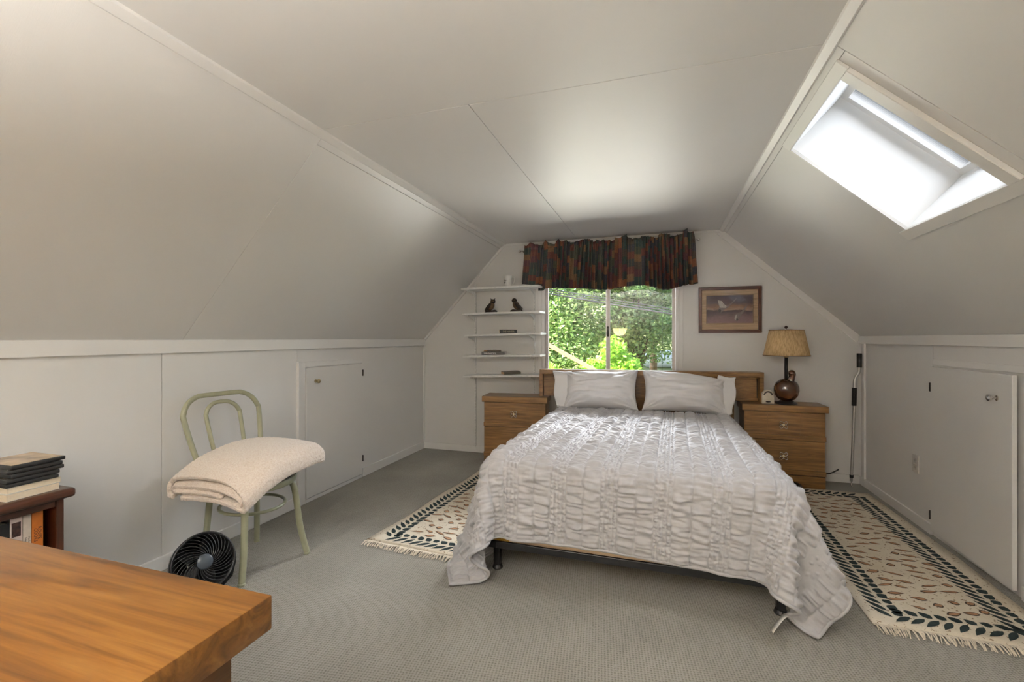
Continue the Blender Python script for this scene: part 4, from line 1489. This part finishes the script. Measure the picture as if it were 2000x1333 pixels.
# ================================================================== BOOKCASE AT THE LEFT WALL
bc = empty('bookcase', (-2.275, .62, 0), 0, 'low dark walnut bookcase against the left wall', 'bookcase')
fx_, y1 = .160, .490
MB().box(-.170, fx_ + .022, -.52, y1 + .028, .605, .640, .012, 4).build('top', M['walnut'], bc, angle=50)
for s0, s1 in ((y1 - .024, y1), (-.50, -.476)):
    MB().box(-.160, fx_, s0, s1, 0, .604, .002, 1).build('side', M['walnut_z'], bc)
MB().box(-.165, -.155, -.476, y1 - .024, .05, .604).build('back', M['walnut'], bc)
MB().box(fx_ - .020, fx_ - .002, -.476, y1 - .024, .578, .604, .002, 1).build('face_rail', M['walnut'], bc)
for z in (.05, .30):
    MB().box(-.154, fx_ - .004, -.4755, y1 - .0245, z, z + .020, .001, 1).build('shelf', M['walnut'], bc)
MB().box(fx_ - .022, fx_ - .006, -.475, y1 - .025, 0, .0495).build('kick_board', M['walnut'], bc)

def upright(y0, th, hgt, dep, cover, label, z=.3205, xs=-2.140):
    """book standing on the shelf, spine towards +x"""
    e = empty('book', (xs, y0, z), 0, label, 'book', 'books standing in the walnut bookcase')
    t = .0015
    MB().box(-t, 0, .0, th, 0, hgt).box(-dep, -t, 0, t, 0, hgt).box(-dep, -t, th - t, th, 0, hgt).build('cover', cover, e)
    MB().box(-dep + .003, -t, t, th - t, .001, hgt - .003).build('pages', M['cream'], e)
    return e
SPN = Matrix(((0, 0, 1, 0), (1, 0, 0, 0), (0, 1, 0, 0), (0, 0, 0, 1)))          # text facing +x, reading along +y
def spine_text(e, body, size, y, z, mat, turned=True):
    Mt = Matrix.Translation((.0004, y, z)) @ SPN
    if turned: Mt = Mt @ Matrix.Rotation(-PI / 2, 4, 'Z')
    return text_mesh('spine_lettering', body, size, mat, e, Mt, .0002)
org = plain('orange_jacket', srgb(186, 104, 34), 0.5)
u1 = upright(1.030, .031, .255, .15, org, 'orange book with black spine lettering in the bookcase')
spine_text(u1, 'ROUTE', .014, .021, .175, M['ink']); spine_text(u1, 'COOKS', .014, .010, .170, M['ink'])
u2 = upright(1.006, .022, .262, .15, plain('pale_jacket', srgb(206, 192, 176), 0.5), 'pale grey book with small spine print left of the orange book')
spine_text(u2, 'International Title & Law', .0085, .007, .130, M['ink']); spine_text(u2, 'The Complete Reference', .0075, .016, .135, plain('grey_ink', srgb(110, 98, 88), 0.6))
u3 = upright(.972, .032, .258, .16, plain('pinkish_jacket', srgb(204, 186, 178), 0.5), 'pinkish white book with a small dark picture on its spine')
MB().box(-.0005, .0006, .004, .028, .185, .235).build('spine_picture', plain('spine_photo', srgb(62, 40, 34), 0.5, 0, 0.7, 90), u3)
spine_text(u3, 'MASTERS', .012, .022, .125, M['ink']); spine_text(u3, 'MODERN', .012, .009, .125, M['ink'])
u4 = upright(.945, .025, .240, .15, blk, 'black book at the dark end of the bookcase row')
u5 = upright(.908, .035, .250, .16, plain('maroon_jacket', srgb(64, 30, 26), 0.5), 'maroon book next to the black one in the bookcase')

# discs and books piled on the bookcase top
TOPZ = .6405
z = TOPZ
stack = [('book', .024, .150, .185, 'cream', 'cream paperback at the bottom of the pile on the bookcase', 0, 3),
         ('book', .020, .150, .180, 'cream', 'second cream paperback from the bottom of the pile', .006, 1),
         ('disc_case', .0145, .145, .190, 'dark', 'lowest dark disc case, right on the cream paperbacks', .004, -2),
         ('disc_case', .0145, .150, .190, 'dark', 'second dark disc case up from the cream paperbacks', .002, 1),
         ('disc_case', .0145, .150, .190, 'dark', 'third dark disc case up from the cream paperbacks', .012, 2),
         ('disc_case', .0145, .155, .190, 'dark', 'dark disc case just below the picture-topped case', .008, 0),
         ('disc_case', .0150, .155, .190, 'top', 'topmost disc case with a sepia cover on the pile', .014, 1)]
dvdm = plain('black_case', (0.018, 0.018, 0.018), 0.35)
sepia = plain('sepia_sleeve', srgb(170, 146, 116), 0.25, 0, 0.45, 14)
sleeve = plain('grey_sleeve', srgb(96, 92, 88), 0.25, 0, 0.4, 20)
for nm, th, ly, lx, kind, label, dy, rot in stack:
    e = empty(nm, (-2.218 + .004, 1.022 + dy * 1.2, z), Rz(rot), label, 'book' if nm == 'book' else 'disc case', 'pile on the bookcase')
    if kind == 'cream':
        MB().box(-lx / 2, lx / 2, -ly / 2, ly / 2, 0, .001).box(-lx / 2, lx / 2, -ly / 2, ly / 2, th - .001, th).box(-lx / 2, -lx / 2 + .001, -ly / 2, ly / 2, .001, th - .001).build('cover', wht, e)
        MB().box(-lx / 2 + .001, lx / 2 - .001, -ly / 2 + .001, ly / 2 - .001, .001, th - .001).build('pages', M['cream'], e)
    else:
        MB().box(-lx / 2, lx / 2, -ly / 2, ly / 2, 0, th - .001, .003, 2).build('case', dvdm, e, angle=50)
        MB().box(-lx / 2 + .006, lx / 2 - .006, -ly / 2 + .004, ly / 2 - .006, th - .001, th - .0004).build('sleeve', sepia if kind == 'top' else sleeve, e)
    z += th + .0008
wb_ = empty('white_box', (-2.225, .880, TOPZ), 0, 'glossy white box standing left of the disc pile', 'box')
MB().box(-.07, .07, -.075, .055, 0, .040, .003, 2).build('tray', plain('grey_card', srgb(176, 174, 170), 0.4), wb_)
MB().box(-.072, .072, -.077, .057, .0405, .085, .004, 2).build('lid', plain('white_card', srgb(226, 228, 230), 0.25), wb_)

# ================================================================== DESK IN FRONT
dk_ = empty('desk', (-1.25, .29, 0), 0, 'honey coloured wooden desk in the foreground corner', 'desk')
DX0, DX1, DY0, DY1 = -.62, .605, -.25, .343
MB().box(DX0, DX1, DY0, DY1, .690, .750, .003, 2).build('top', M['honey'], dk_, angle=40)
MB().box(DX1 - .060, DX1 - .040, DY0 + .03, DY1 - .045, .02, .6895, .002, 1).build('end_panel', M['honey_side'], dk_)
MB().box(DX0 + .040, DX0 + .060, DY0 + .03, DY1 - .045, .02, .6895, .002, 1).build('end_panel', M['honey_side'], dk_)
MB().box(DX0 + .061, DX1 - .061, DY1 - .075, DY1 - .057, .20, .6895, .002, 1).build('back_panel', M['honey'], dk_)
MB().box(DX1 - .40, DX1 - .061, DY0 + .03, DY1 - .076, .05, .6895, .002, 1).build('drawer_pedestal', M['honey_side'], dk_)
for x in (DX0 + .036, DX1 - .064):
    MB().box(x, x + .028, DY0 + .03, DY1 - .045, 0, .0195, .002, 1).build('foot_rail', M['honey_side'], dk_)

# ================================================================== LIT FLOOR LAMP BEHIND THE PHOTOGRAPHER (seen mirrored in the window)
fl = empty('floor_lamp', (-.79, -1.05, 0), 0, 'lit floor lamp seen as a warm glow mirrored in the right pane', 'lamp')
MB().lathe([(.13, 0), (.13, .012), (.02, .03)], 32).build('base', M['black'], fl, angle=40)
MB().tube([(0, 0, .02), (0, 0, 1.24)], .011, 12).build('pole', M['black'], fl, True)
shq = N('lit_linen_shade')
shq.t.nodes.remove(shq.b)
trl = shq.n('ShaderNodeBsdfTranslucent'); trl.inputs[0].default_value = (.80, .70, .52, 1)
dff = shq.n('ShaderNodeBsdfDiffuse'); dff.inputs[0].default_value = (.75, .66, .5, 1)
mxs = shq.n('ShaderNodeMixShader'); mxs.inputs[0].default_value = .6
shq.l(dff.outputs[0], mxs.inputs[1]); shq.l(trl.outputs[0], mxs.inputs[2]); em_ = shq.n('ShaderNodeEmission'); em_.inputs[0].default_value = (1.0, .66, .28, 1); em_.inputs[1].default_value = 7
ads = shq.n('ShaderNodeAddShader'); shq.l(mxs.outputs[0], ads.inputs[0]); shq.l(em_.outputs[0], ads.inputs[1]); shq.l(ads.outputs[0], shq.out.inputs[0])
MB().lathe([(.02, 1.262), (.07, 1.275), (.115, 1.315), (.140, 1.370), (.150, 1.420)], 40, None, False).build('lamp_shade', shq.m, fl, True)
fll = bpy.data.lights.new('floor_lamp_bulb', 'POINT')
fll.energy = 235
fll.color = (1.0, .975, .94)
fll.shadow_soft_size = .045
flo = bpy.data.objects.new('floor_lamp_bulb', fll)
COL.objects.link(flo)
flo.parent = fl
flo.location = (0, 0, 1.35)
MB().tube([(0, 0, 1.24), (0, 0, 1.27)], .018, 12).build('socket', M['brass'], fl, True)

# ================================================================== OUTSIDE
def leaf_mat(name, c1, c2, trans=.35):
    q = N(name)
    gi = q.n('ShaderNodeNewGeometry')
    c = q.ramp(gi.outputs['Random Per Island'], [(0.0, c1), (1.0, c2)])
    q.col(c)
    q.set(rough=0.5)
    tr = q.n('ShaderNodeBsdfTranslucent')
    q.l(c, tr.inputs[0])
    mx = q.n('ShaderNodeMixShader')
    mx.inputs[0].default_value = trans
    q.l(q.b.outputs[0], mx.inputs[1])
    q.l(tr.outputs[0], mx.inputs[2])
    q.l(mx.outputs[0], q.out.inputs[0])
    return q.m
M['bark'] = plain('bark', srgb(70, 56, 42), 0.9, 0, 0.3, 20, 0.4, 0.02)
M['leaf_oak'] = leaf_mat('oak_leaves', srgb(84, 118, 54), srgb(166, 190, 108))
M['leaf_mid'] = leaf_mat('olive_leaves', srgb(72, 104, 56), srgb(140, 166, 100))
M['leaf_bright'] = leaf_mat('bright_leaves', srgb(104, 158, 40), srgb(178, 214, 86), .45)
M['leaf_dark'] = leaf_mat('conifer_needles', srgb(40, 66, 42), srgb(92, 116, 70))
TREES = [0]
def tree(loc, crown, nleaf, size, mat, label, seed, trunk_h=None, flat_=1.0, nclump=26, name='tree', cat='tree', group='trees outside the window'):
    """loc: foot; crown: (rx, ry, rz, centre height)"""
    rng = np.random.default_rng(seed)
    rx, ry, rz_, hz = crown
    e = empty(name, loc, 0, label, cat, group)
    d = rng.standard_normal((nclump, 3))
    d /= np.linalg.norm(d, axis=1, keepdims=True)
    cc = d * (rng.random((nclump, 1)) ** .4) * np.array([rx, ry, rz_]) * .82 + np.array([0, 0, hz])
    cr = rng.uniform(.22, .42, nclump) * (rx + rz_) / 2
    k = rng.integers(0, nclump, nleaf)
    o = rng.standard_normal((nleaf, 3))
    o /= np.linalg.norm(o, axis=1, keepdims=True)
    c = cc[k] + o * (cr[k][:, None] * (rng.random((nleaf, 1)) ** .33)) * np.array([1, 1, flat_])
    # random leaf frames
    a = rng.standard_normal((nleaf, 3)); a[:, 2] *= .6
    a /= np.linalg.norm(a, axis=1, keepdims=True)
    n_ = rng.standard_normal((nleaf, 3)) * .7 + np.array([0, -.3, .8])
    b_ = np.cross(n_, a); b_ /= np.linalg.norm(b_, axis=1, keepdims=True) + 1e-9
    s = size * rng.uniform(.6, 1.3, (nleaf, 1))
    V = np.stack([c - a * s, c + b_ * s * .48, c + a * s, c - b_ * s * .48], 1).reshape(-1, 3)
    F = np.arange(nleaf * 4).reshape(-1, 4)
    fo = link('foliage', np_mesh('foliage', V, F), mat, e)
    fo['kind'] = 'stuff'
    b = MB()
    b.tube([(0, 0, 0), (.05, 0, hz * .5), (0, 0, hz)], [.05 + .05 * rx, .04 + .04 * rx, .03], 10)
    for i in range(0, nclump, 3):
        p = cc[i]
        b.tube([(0, 0, hz * .55), tuple(p * np.array([.5, .5, .8])), tuple(p)], [.035 + .012 * rx, .02 + .008 * rx, .008], 6)
    b.build('trunk', M['bark'], e, True)
    return e
# sloping sunlit ground
def ground_mat():
    q = N('dry_hillside')
    f = q.noise(q.coord(), 1.2, 6, 0.6)
    q.col(q.ramp(f, [(0.35, srgb(84, 98, 52)), (0.55, srgb(120, 124, 74)), (0.72, srgb(206, 176, 138))]))
    q.set(rough=0.95)
    return q.m
gx, gy = np.meshgrid(np.linspace(-26, 20, 47), np.linspace(6.2, 60, 55))
gz = -3.0 + np.clip(gy - 9, 0, 60) * .19 + .12 * smooth_noise(gx.shape, 2, 2, RNG)
go = link('hillside_ground', np_mesh('hillside_ground', np.stack([gx, gy, gz], -1).reshape(-1, 3), grid_faces(55, 47)), ground_mat(), None, True)
struct(go)
def gz_at(y): return -3.0 + max(0, y - 9) * .19 - .1
def T(x, y, crown, n, size, mat, label, seed, **kw):
    tree((x, y, gz_at(y)), crown, n, size, M[mat], label, seed, **kw)
# crown heights are above the foot
T(-3.0, 12.2, (1.9, 1.4, 2.6, 4.3), 36000, .060, 'leaf_oak', 'leafy light green oak filling the left window pane', 31, nclump=60)
T(-.55, 13.6, (1.7, 1.4, 2.2, 4.6), 28000, .060, 'leaf_mid', 'olive green tree filling the right window pane', 32, nclump=36)
T(-2.15, 8.6, (.85, .7, .75, 3.15), 7000, .055, 'leaf_bright', 'bright green shrub low by the window mullion', 33, nclump=20, name='shrub', cat='shrub', group='shrubs outside the window')
T(-.95, 10.4, (.75, .7, .95, 3.15), 7000, .055, 'leaf_bright', 'bright green bush low in the right window pane', 34, nclump=20, name='shrub', cat='shrub', group='shrubs outside the window')
T(1.35, 17.5, (1.5, 1.4, 3.4, 5.2), 12000, .070, 'leaf_dark', 'dark tree at the right edge of the window view', 35, nclump=34)
T(-.2, 21.0, (2.4, 2.0, 3.4, 7.0), 14000, .080, 'leaf_dark', 'dark conifer rising behind the olive tree', 36, nclump=34)
T(-5.6, 20.0, (2.4, 2.0, 3.6, 5.8), 12000, .085, 'leaf_dark', 'dark tree at the left edge of the window view', 37, nclump=34)
T(-2.6, 29.0, (3.0, 2.0, 3.8, 6.6), 12000, .090, 'leaf_mid', 'tall tree behind the light green oak', 38, nclump=36)
T(.95, 12.0, (.60, .6, 1.0, 3.9), 5000, .055, 'leaf_mid', 'small olive tree beside the right window frame', 39, nclump=16)
T(-3.45, 9.6, (.60, .6, .9, 2.75), 4500, .050, 'leaf_oak', 'pale shrub low in the left window pane', 40, nclump=16, name='shrub', cat='shrub', group='shrubs outside the window')

# overhead wires
for i, (za, zb, yy) in enumerate(((2.30, 1.78, 9.0), (2.26, 1.76, 9.05), (2.22, 1.80, 9.1))):
    pts = []
    for k in range(17):
        t = k / 16
        pts.append((-6.0 + 9.0 * t, yy, (2.15 + (2.15 - 1.80) * (4.09 / 1.774)) + ((1.80 - 2.15) / 1.774) * 9.0 * t + .05 * i - .25 * 4 * t * (1 - t) * .3))
    tag(MB().tube(pts, .010 if i else .016, 6).build('overhead_wire', M['black'], None, True), ['thickest dark overhead wire crossing in front of the trees', 'middle dark overhead wire crossing in front of the trees', 'topmost dark overhead wire crossing in front of the trees'][i], 'wire', 'overhead wires')
# timber handrail outside, below the left pane
hr = empty('timber_handrail', (-1.26, 6.5, -3.0), 0, 'tan timber handrail sloping down outside the left pane', 'handrail')
MB().tube([(-.95, 0, 4.48), (.75, 0, 3.57)], .035, 4).build('rail', plain('weathered_timber', srgb(116, 88, 58), 0.8, 0, 0.15, 30), hr)
for x, zt in ((-.80, 4.38), (.70, 3.58)):
    MB().box(x - .04, x + .04, .04, .12, .0, zt, .003).build('post', plain('timber_post', srgb(100, 74, 48), 0.8, 0, 0.15, 30), hr)
# rounded tank on the slope
tk = empty('storage_tank', (.15, 23.0, gz_at(23.0) + .05), 0, 'pale grey rounded tank low at the right of the window view', 'tank')
tm = plain('tank_paint', srgb(176, 184, 190), 0.4)
Mt = Matrix.Translation((0, 0, .62)) @ Matrix.Rotation(PI / 2, 4, 'Y')
MB().lathe([(.05, -.95), (.22, -.92), (.36, -.80), (.42, -.62), (.42, .62), (.36, .80), (.22, .92), (.05, .95)], 28, Mt).build('shell', tm, tk, True)
for s in (-1, 1):
    MB().box(s * .5 - .05, s * .5 + .05, -.25, .25, 0, .30, .005).build('foot', tm, tk)
